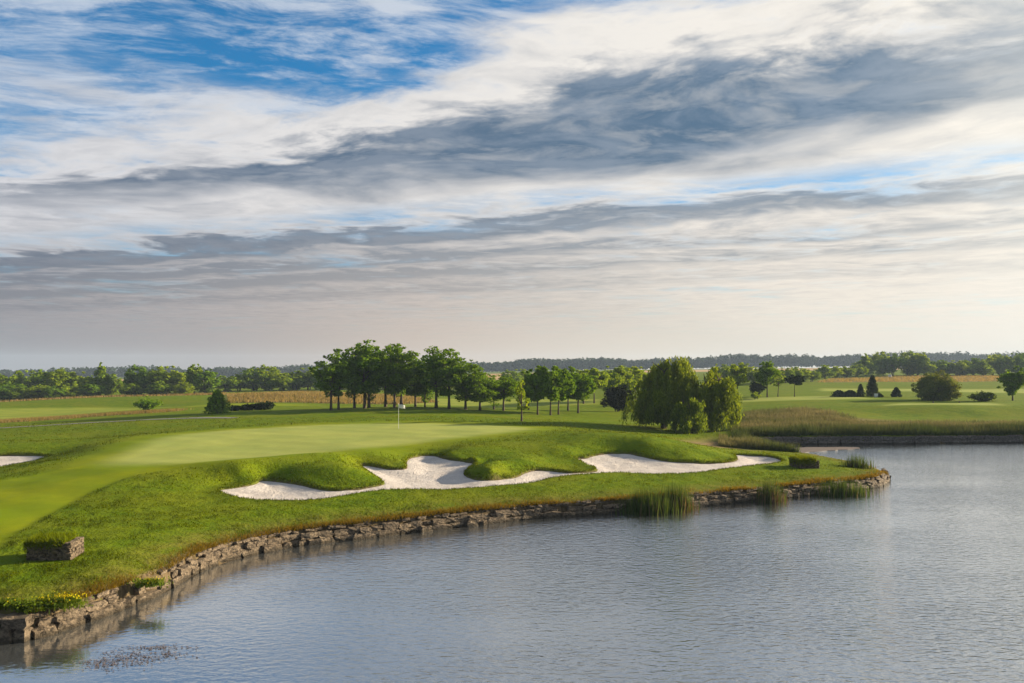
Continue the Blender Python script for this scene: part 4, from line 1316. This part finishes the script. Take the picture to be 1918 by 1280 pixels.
def scatter_rough():
    r = np.random.default_rng(21)
    n = 520000
    # denser close by: distance drawn evenly in 1/d
    d = 1 / r.uniform(1 / 96, 1 / 21.5, n)
    x = r.uniform(-0.72, 0.72, n) * d; y = d
    sl = S_lake(x, y); sb = S_bunk(x, y); short = S_short(x, y); dry = S_dry(x, y)
    ok = (sl > 0.42) & (sb > 0.03) & (r.random(n) > short * 1.4) & (dry < 0.5)
    patch = vnoise(x / 0.5, y / 0.5, 31) + 0.6 * vnoise(x / 1.7, y / 1.7, 32)
    ok &= r.random(n) < 0.62 + 0.35 * patch
    x, y, sb, sl, d, patch = x[ok], y[ok], sb[ok], sl[ok], d[ok], patch[ok]
    z = surf_z(x, y, sb)
    k = d / 30
    h = r.uniform(0.025, 0.06, len(x)) * (1 + 0.6 * np.clip(patch, -0.6, 1)) * (0.8 + 0.30 * k)
    sh = S_short(x, y)
    h = h * np.where((sh > 0.03) & (sh < 0.6), 1.6, 1.0)
    V, F = blades(np.c_[x, y, z - 0.01], h, 0.022 * k * r.uniform(0.7, 1.4, len(x)) + 0.005, 0.6, r)
    me = mesh_from('rough_grass', V, F, True)
    follow_ground(me, x, y, r)
    o = obj('rough_grass', me, 'blade')
    tag(o, 'uncut green rough grass round the bunker and along the bank', 'grass', kind='stuff')


scatter_rough()


def scatter_edge():
    """yellowing longer grass hanging over the wall and the bunker lips"""
    r = np.random.default_rng(22)
    P, H, Wd = [], [], []
    for line, n, lo, hi in ((body_line, 26000, 0.16, 0.8), (left_line, 1500, 0.36, 0.9)):
        total, at = along(line)
        for s in r.uniform(0, total, n):
            x, y, a = at(s)
            off = lo + abs(r.normal()) * (hi - lo) * 0.5
            P.append((x - math.sin(a) * off, y + math.cos(a) * off)); H.append(r.uniform(0.07, 0.22)); Wd.append(0.035)
    P = np.array(P)
    keep = (vnoise(P[:, 0] / 1.3, P[:, 1] / 1.3, 41) + r.normal(size=len(P)) * 0.35) > -0.15
    P = P[keep]; H = np.array(H)[keep]; Wd = np.array(Wd)[keep]
    z = S_land(P[:, 0], P[:, 1])
    sl = signed_dist(LAKE, P)
    V, F = blades(np.c_[P, z - 0.04], H, Wd * P[:, 1] / 38, 0.7, r)
    o = obj('bank_grass', mesh_from('bank_grass', V, F), 'blade_edge')
    tag(o, 'yellowing longer grass fringing the top of the stone wall', 'grass', kind='stuff')
    # dark lip of turf round the sand
    P = []
    for poly in (BUNKER[:, :2], BUNKER2[:, :2]):
        total, at = along(np.vstack([poly, poly[:1]]))
        for s in r.uniform(0, total, int(total * 130)):
            x, y, a = at(s)
            P.append((x + r.normal() * 0.16, y + r.normal() * 0.16))
    P = np.array(P)
    sb = np.minimum(signed_dist(BUNKER[:, :2], P), signed_dist(BUNKER2[:, :2], P))
    P = P[(sb > 0.0)]; sb = sb[sb > 0.0]
    V, F = blades(np.c_[P, surf_z(P[:, 0], P[:, 1], sb) - 0.02], r.uniform(0.07, 0.15, len(P)), np.full(len(P), 0.045), 0.6, r)
    me = mesh_from('lip_grass', V, F, True)
    follow_ground(me, P[:, 0], P[:, 1], r)
    o = obj('lip_grass', me, 'blade')
    tag(o, 'shaggy turf lip around the edge of the sand bunkers', 'grass', kind='stuff')


scatter_edge()


def scatter_tall():
    """tall seeding grass on the far banks"""
    r = np.random.default_rng(23)
    n = 260000
    y = r.uniform(70, 122, n); x = r.uniform(0.26, 0.74, n) * y
    p = np.c_[x, y]
    sl = S_lake(x, y)
    px = x / y * FPX + CX
    meadow = sstep(97, 91, y + 2.5 * vnoise(x / 5, y / 9, 52)) * sstep(1365, 1400, px)
    meadow = np.maximum(meadow, sstep(120, 108, y) * sstep(1385, 1420, px) * sstep(1640, 1560, px + 4 * (y - 95)))
    meadow = np.maximum(meadow, sstep(1.5, -1, signed_dist(DRY[4], p)))
    ok = (sl > 0.45) & (r.random(n) < meadow)
    x, y, sl = x[ok], y[ok], sl[ok]
    pat = vnoise(x / 2.2, y / 1.6, 51)
    h = r.uniform(0.30, 0.85, len(x)) * (1 + 0.35 * pat) * np.where(sl < 5, 1.15, 0.8)
    V, F = blades(np.c_[x, y, S_land(x, y) - 0.03], h, np.full(len(x), 0.075), 0.30, r)
    me = mesh_from('tall_grass', V, F)
    # seed heads are thick on the meadow, scarce right at the water
    head = np.where(sl < 3.0, 0.45, 0.90) * (0.75 + 0.4 * vnoise(x / 4.5, y / 3.0, 53))
    add_attr(me, 'tip', (np.array([0, 0, 1.0])[None] * head[:, None]).ravel() + np.repeat(0.25 * head * (sl > 3.0), 3))
    o = obj('tall_grass', me, 'blade_tall')
    tag(o, 'tall tawny seeding grass on the bank beyond the inlet', 'grass', kind='stuff')
    # brown unmown rough far to the left and right
    P = []
    for poly, n in ((DRY[0], 26000), (DRY[1], 16000), (DRY[2], 22000)):
        lo, hi = poly.min(0), poly.max(0)
        q = r.uniform(lo, hi, (n, 2))
        P.append(q[signed_dist(poly, q) < 0.5])
    P = np.vstack(P)
    V, F = blades(np.c_[P, S_land(P[:, 0], P[:, 1]) - 0.05], r.uniform(0.3, 0.7, len(P)), np.full(len(P), 0.22), 0.4, r)
    o = obj('dry_grass', mesh_from('dry_grass', V, F), 'blade_dry')
    tag(o, 'brown unmown dry grass on the distant banks', 'grass', kind='stuff')
    # fringe of rough below the left fairway
    q = []
    for (a, b, n) in (((0, 797, 108), (330, 772, 122), 9000), ((0, 800, 104), (150, 787, 112), 3000)):
        t = r.random(n)
        A = np.array(at_d(*a)[:2]); B = np.array(at_d(*b)[:2])
        q.append(A + (B - A) * t[:, None] + r.normal(size=(n, 2)) * np.array([0.6, 1.6]))
    q = np.vstack(q)
    V, F = blades(np.c_[q, S_land(q[:, 0], q[:, 1]) - 0.03], r.uniform(0.15, 0.5, len(q)), np.full(len(q), 0.12), 0.4, r)
    o = obj('fringe_grass', mesh_from('fringe_grass', V, F), 'blade_dry')
    tag(o, 'straw-coloured grass fringe between the cart path and lower fairway', 'grass', kind='stuff')


scatter_tall()


# ---------------------------------------------------------------- reeds in the water
def reed_clump(px, pw, py, hmax, n, label, dry=0.3, onland=False, seed=0):
    r = np.random.default_rng(300 + seed)
    x0, y0, _ = at_z(px, py, 0.0 if not onland else 0.7)
    z0 = ground_z(x0, y0) - 0.05 if onland else -0.25
    e = empty('reed_clump', (x0, y0, z0)); tag(e, label, 'reeds', 'reeds along the stone wall')
    w = pw * y0 / FPX
    def batch(m, hm, wd):
        q = np.c_[r.normal(size=m) * w * 0.27, r.normal(size=m) * 0.28, np.zeros(m)]
        h = hm * r.uniform(0.55, 1.05, m) * (1 - 0.25 * (np.abs(q[:, 0]) / (w * 0.55)) ** 2).clip(0.35, 1) + (0 if onland else 0.25)
        return blades(q, h, np.full(m, wd), 0.13, r)
    tag(obj('green_stems', mesh_from('green_stems', *batch(int(n * (1 - dry * 0.5)), hmax, 0.045)), 'reed', e), kind='stuff')
    tag(obj('dry_stems', mesh_from('dry_stems', *batch(int(n * dry), hmax * 0.62, 0.05)), 'reed_dry', e), kind='stuff')
    return e


reed_clump(1212, 90, 962, 1.5, 700, 'wide clump of green reeds on the wall below the bunker', 0.15, seed=1)
reed_clump(1262, 70, 956, 1.7, 650, 'taller brownish reeds growing out of the wide green clump', 0.5, seed=2)
reed_clump(1443, 48, 941, 1.6, 480, 'narrow clump of reeds with rusty stems by the wall', 0.7, seed=3)
reed_clump(1573, 95, 929, 1.2, 620, 'low dark reeds beside the rounded end of the point', 0.15, seed=4)
reed_clump(1604, 52, 873, 1.15, 340, 'pale green sedge tuft on the bank of the point', 0.15, True, seed=5)


# ---------------------------------------------------------------- stone planters on the lawn
def planter(px, py, zg, wid, dep, hgt, rz, label, seed, shag=1.0):
    random.seed(seed); r = np.random.default_rng(seed)
    x, y, _ = at_z(px, py, zg)
    y += dep / 2
    e = empty('stone_planter', (x, y, ground_z(x, y)), rz); tag(e, label, 'planter', 'stone planters on the lawn')
    rows = 5
    rh = hgt / rows
    for k in range(rows):
        for side in range(4):
            L = wid if side % 2 == 0 else dep
            t = -L / 2 + (0.10 if (k + side) % 2 else 0.0)
            while t < L / 2 - 0.05:
                l = min(random.uniform(0.20, 0.42), L / 2 - t)
                c = t + l / 2
                p = [(c, -dep / 2 + 0.09), (wid / 2 - 0.09, c), (c, dep / 2 - 0.09), (-wid / 2 + 0.09, c)][side]
                put_stone(e, 'stone', (p[0], p[1], -0.03 + (k + 0.5) * rh), (l * 0.98, 0.2 * random.uniform(0.85, 1.1), rh * 0.98) if side % 2 == 0 else (0.2 * random.uniform(0.85, 1.1), l * 0.98, rh * 0.98), 0, 0.03)
                t += l
    bm = bmesh.new(); bmesh.ops.create_cube(bm, size=1.0)
    bmesh.ops.subdivide_edges(bm, edges=bm.edges[:], cuts=3, use_grid_fill=True)
    for v in bm.verts:
        v.co = (v.co.x * (wid - 0.26), v.co.y * (dep - 0.26), (v.co.z + 0.5) * (hgt - 0.02) - 0.05 + (random.uniform(-0.03, 0.05) if v.co.z > 0.4 else 0))
    me = bpy.data.meshes.new('soil'); bm.to_mesh(me); bm.free()
    obj('soil', me, 'soil', e)
    n = 2600
    q = np.c_[r.uniform(-wid / 2 - 0.02, wid / 2 - 0.22, n), r.uniform(-dep / 2 - 0.04, dep / 2 + 0.02, n), np.full(n, hgt - 0.06)]
    V, F = blades(q, r.uniform(0.10, 0.30, n) * shag, np.full(n, 0.035), 0.6, r)
    tag(obj('grass_top', mesh_from('grass_top', V, F), 'blade', e), kind='stuff')
    # a ragged curtain hanging over the front and the shaded end
    n = 900
    x = r.uniform(-wid / 2 - 0.06, wid / 2 - 0.3, n); side = r.random(n) < 0.3
    q = np.c_[np.where(side, -wid / 2 - 0.05, x), np.where(side, r.uniform(-dep / 2, dep / 2, n), -dep / 2 - 0.05), hgt - 0.02 - np.abs(r.normal(size=n)) * np.where(side, 0.22, 0.09 * shag ** 2.2)]
    V, F = blades(q, r.uniform(0.06, 0.16, n) * shag, np.full(n, 0.035), 0.9, r)
    tag(obj('hanging_grass', mesh_from('hanging_grass', V, F), 'blade', e), kind='stuff')
    return e


planter(88, 1050, 1.06, 1.50, 1.05, 0.62, math.radians(6), 'small stone planter with grass top near the wall by the fairway edge', 61)
planter(1513, 879, 0.88, 1.55, 1.3, 0.55, math.radians(8), 'grass-topped stone planter at the end of the bunker on the point', 62, 1.25)
random.seed(99)


# ---------------------------------------------------------------- flagsticks
def flagstick(px, d, hgt, label, fw=0.58, fh=0.36):
    x, y = px_xy(px, d)
    e = empty('flagstick', (x, y, ground_z(x, y))); tag(e, label, 'flag')
    V, F = tube([(0, 0, -0.1), (0, 0, hgt * 0.5), (0, 0, hgt)], [0.015, 0.013, 0.011], 8)
    obj('pole', mesh_from('pole', V, F, True), 'white', e)
    nu, nv = 12, 6
    V = []
    for j in range(nv + 1):
        for i in range(nu + 1):
            s = i / nu; t = j / nv
            V.append((0.015 + s * fw, 0.07 * math.sin(s * 7.0 + t) * s ** 0.5, hgt - 0.02 - t * fh - 0.16 * s * s * fw + 0.03 * math.sin(s * 9) * (t - 0.5)))
    F = [(j * (nu + 1) + i, j * (nu + 1) + i + 1, (j + 1) * (nu + 1) + i + 1, (j + 1) * (nu + 1) + i) for j in range(nv) for i in range(nu)]
    fl_ = obj('flag_cloth', mesh_from('flag_cloth', V, F, True), 'cloth', e)
    sol = fl_.modifiers.new('thickness', 'SOLIDIFY'); sol.thickness = 0.006
    V, F = tube([(0, 0, hgt), (0, 0, hgt + 0.03), (0, 0, hgt + 0.05)], [0.03, 0.032, 0.006], 8)
    obj('finial', mesh_from('finial', V, F, True), 'white', e)
    return e


flagstick(746.5, 76, 2.35, 'white flag on a thin pole standing on the putting green')
flagstick(1664, 262, 2.3, 'tiny white flag far off against the dry bank', 1.1, 0.8)

# white box by the conifers, tee markers
x, y = px_xy(1641, 148.5)
wb = empty('utility_box', (x, y, ground_z(x, y)), 0.3); tag(wb, 'small white utility box half hidden among the dark conifers', 'box')


def box_mesh(name, sx, sy, sz, z0, bev=0.02):
    bm = bmesh.new(); bmesh.ops.create_cube(bm, size=1.0)
    for v in bm.verts: v.co = (v.co.x * sx, v.co.y * sy, z0 + (v.co.z + 0.5) * sz)
    bmesh.ops.bevel(bm, geom=bm.edges[:], offset=bev, segments=2, affect='EDGES')
    me = bpy.data.meshes.new(name); bm.to_mesh(me); bm.free()
    return me


obj('cabinet', box_mesh('cabinet', 0.55, 0.4, 0.5, 0.12), 'white', wb)
obj('lid', box_mesh('lid', 0.62, 0.47, 0.06, 0.62), 'white', wb)
obj('plinth', box_mesh('plinth', 0.6, 0.45, 0.16, -0.03), 'metal', wb)


def tee_marker(px, d, s, label):
    x, y = px_xy(px, d)
    e = empty('tee_marker', (x, y, ground_z(x, y))); tag(e, label, 'marker', 'tee markers')
    bm = bmesh.new(); bmesh.ops.create_uvsphere(bm, u_segments=12, v_segments=8, radius=0.11 * s)
    for v in bm.verts: v.co.z = max(v.co.z, -0.05 * s) + 0.13 * s
    me = bpy.data.meshes.new('ball'); bm.to_mesh(me); bm.free()
    obj('ball', me, 'white' if s > 1.5 else 'bark', e)
    V, F = tube([(0, 0, -0.08), (0, 0, 0.1 * s)], [0.025 * s, 0.025 * s], 8)
    obj('spike', mesh_from('spike', V, F), 'metal', e)


tee_marker(1748, 125.5, 1.3, 'dark tee marker on the pale tee below the round bush')
tee_marker(1797, 125.0, 1.3, 'dark tee marker on the pale tee below the yellow-green bush')
tee_marker(1722, 146, 1.7, 'white tee marker just beside the round bush')


# ---------------------------------------------------------------- cart path
def ribbon(name, line, width, mat, lift=0.03):
    total, at = along(line)
    V, F = [], []
    m = int(total / 0.6)
    for i in range(m + 1):
        x, y, a = at(total * i / m)
        for s in (-1, -0.33, 0.33, 1):
            xx, yy = x - math.sin(a) * s * width / 2, y + math.cos(a) * s * width / 2
            V.append((xx, yy, 0))
    V = np.array(V); V[:, 2] = S_land(V[:, 0], V[:, 1]) + lift
    for i in range(m):
        for k in range(3):
            b = i * 4 + k
            F.append((b, b + 4, b + 5, b + 1))
    o = obj(name, mesh_from(name, V, F, True), mat)
    return tag(o, kind='structure')


ribbon('path', smooth_poly([at_d(*q)[:2] for q in [(-150, 822, 84), (30, 814, 88), (160, 803, 92), (250, 795, 94.5), (320, 790, 95.5), (400, 786.5, 95.5), (440, 785, 95)]], 5, False), 1.7, 'path', 0.03)


# ---------------------------------------------------------------- mud bar, floating weed, flowering weeds
def sheet(name, outline, z, mat, label, cat=None, kind='stuff'):
    bm = bmesh.new()
    top = [bm.verts.new((x, y, z)) for x, y in outline]
    bot = [bm.verts.new((x + (x - outline[:, 0].mean()) * 0.01, y + (y - outline[:, 1].mean()) * 0.04, -0.15)) for x, y in outline]
    f = bm.faces.new(top); n = len(top)
    for i in range(n): bm.faces.new((top[i], bot[i], bot[(i + 1) % n], top[(i + 1) % n]))
    bmesh.ops.triangulate(bm, faces=[f])
    bmesh.ops.recalc_face_normals(bm, faces=bm.faces[:])
    me = bpy.data.meshes.new(name); bm.to_mesh(me); bm.free()
    return tag(obj(name, me, mat), label, cat, kind=kind)


mud = smooth_poly([at_z(px, py, 0.02)[:2] for px, py in [(1452, 841), (1480, 839.5), (1530, 838), (1590, 837.5), (1612, 839), (1596, 841.5), (1560, 843.5), (1520, 847), (1480, 849), (1450, 846)]], 4)
mud = mud + np.random.default_rng(4).normal(size=mud.shape) * np.array([0.10, 0.12])
sheet('mud_bar', mud, 0.025, 'mud', 'brown mud bar just breaking the surface in the inlet', 'mud', 'structure')


def pondweed():
    r = np.random.default_rng(71)
    P = []
    for (px, py, sx, sy, n) in ((250, 1232, 60, 16, 420), (195, 1245, 40, 11, 240), (300, 1214, 55, 4, 150), (320, 1226, 34, 6, 90)):
        a = r.normal(size=(n, 2)) * np.array([sx, sy]) * 0.6 + np.array([px, py])
        P.append(a)
    P = np.vstack(P)
    d = CAM_H * FPX / (P[:, 1] - Y0)
    c = np.c_[(P[:, 0] - CX) / FPX * d, d, np.full(len(d), 0.012)]
    n = len(c); a = r.uniform(0, 6.28, n); s = r.uniform(0.010, 0.032, n)
    V = []
    for k in range(5):
        g = a + k * 2 * math.pi / 5
        V.append(c + np.c_[np.cos(g) * s, np.sin(g) * s, r.uniform(0, 0.012, n)])
    V = np.stack(V, 1).reshape(-1, 3)
    F = np.arange(5 * n).reshape(n, 5)
    tag(obj('floating_pondweed', mesh_from('floating_pondweed', V, F), 'pondweed'), 'purplish flecks of pondweed floating near the wall corner', 'pondweed', kind='stuff')


pondweed()


def weed(px, py, zg, w, h, flowers, label, seed):
    r = np.random.default_rng(seed)
    x, y, _ = at_z(px, py, zg)
    e = empty('flowering_weed', (x, y, ground_z(x, y) - 0.02)); tag(e, label, 'weed', 'weeds on top of the wall')
    m = 240
    q = np.c_[r.normal(size=m) * w * 0.3, r.normal(size=m) * w * 0.18, np.zeros(m)]
    V, F = blades(q, h * r.uniform(0.4, 1.0, m), np.full(m, 0.025), 0.25, r)
    obj('stems', mesh_from('stems', V, F), 'weed', e)
    p = np.c_[r.normal(size=500) * w * 0.3, r.normal(size=500) * w * 0.18, h * r.uniform(0.05, 0.85, 500)]
    obj('foliage', mesh_from('foliage', *leaves(p, 0.06, r, np.array([0, 0, 0.6]))), 'weed', e)
    if flowers:
        p = np.c_[r.normal(size=flowers) * w * 0.28, r.normal(size=flowers) * w * 0.16, h * r.uniform(0.55, 1.1, flowers)]
        obj('flowers', mesh_from('flowers', *leaves(p, 0.045, r, np.array([0, 0, 0.8]), 1.0)), 'flower', e)


weed(122, 1134, 0.75, 1.0, 0.36, 230, 'brightest yellow-flowering weeds on the wall corner', 81)
weed(88, 1137, 0.75, 0.7, 0.30, 70, 'smaller yellow-flowering weeds left beside the bright patch, mostly green', 82)
weed(55, 1143, 0.75, 0.7, 0.30, 0, 'dark green leafy weeds above the shaded wall return', 83)
weed(280, 1088, 0.78, 0.8, 0.26, 90, 'sparse yellow weeds along the wall beyond the bright patch', 84)
weed(15, 1140, 0.75, 0.8, 0.25, 20, 'low green weeds at the edge of the shaded wall return', 85)

# ---------------------------------------------------------------- air
def haze():
    bm = bmesh.new(); bmesh.ops.create_cube(bm, size=1.0)
    zmin, zmax = float(gz.min()) - 1.0, max(float(gz.max()) + 1.0, 48.0)
    for v in bm.verts:
        v.co = (v.co.x * 5000, 1000 + v.co.y * 2600, zmin if v.co.z < 0 else zmax)
    me = bpy.data.meshes.new('haze'); bm.to_mesh(me); bm.free()
    m = bpy.data.materials.new('haze'); m.use_nodes = True
    t = m.node_tree; t.nodes.clear()
    out = t.nodes.new('ShaderNodeOutputMaterial')
    pv = t.nodes.new('ShaderNodeVolumePrincipled')
    pv.inputs['Color'].default_value = (0.62, 0.78, 1.0, 1.0)
    pv.inputs['Density'].default_value = HAZE_DENSITY
    pv.inputs['Anisotropy'].default_value = 0.0
    t.links.new(pv.outputs[0], out.inputs['Volume'])
    MAT['haze'] = m
    tag(obj('haze', me, 'haze'), 'thin pale haze in the air', kind='stuff')


HAZE_DENSITY = 0.00022
haze()
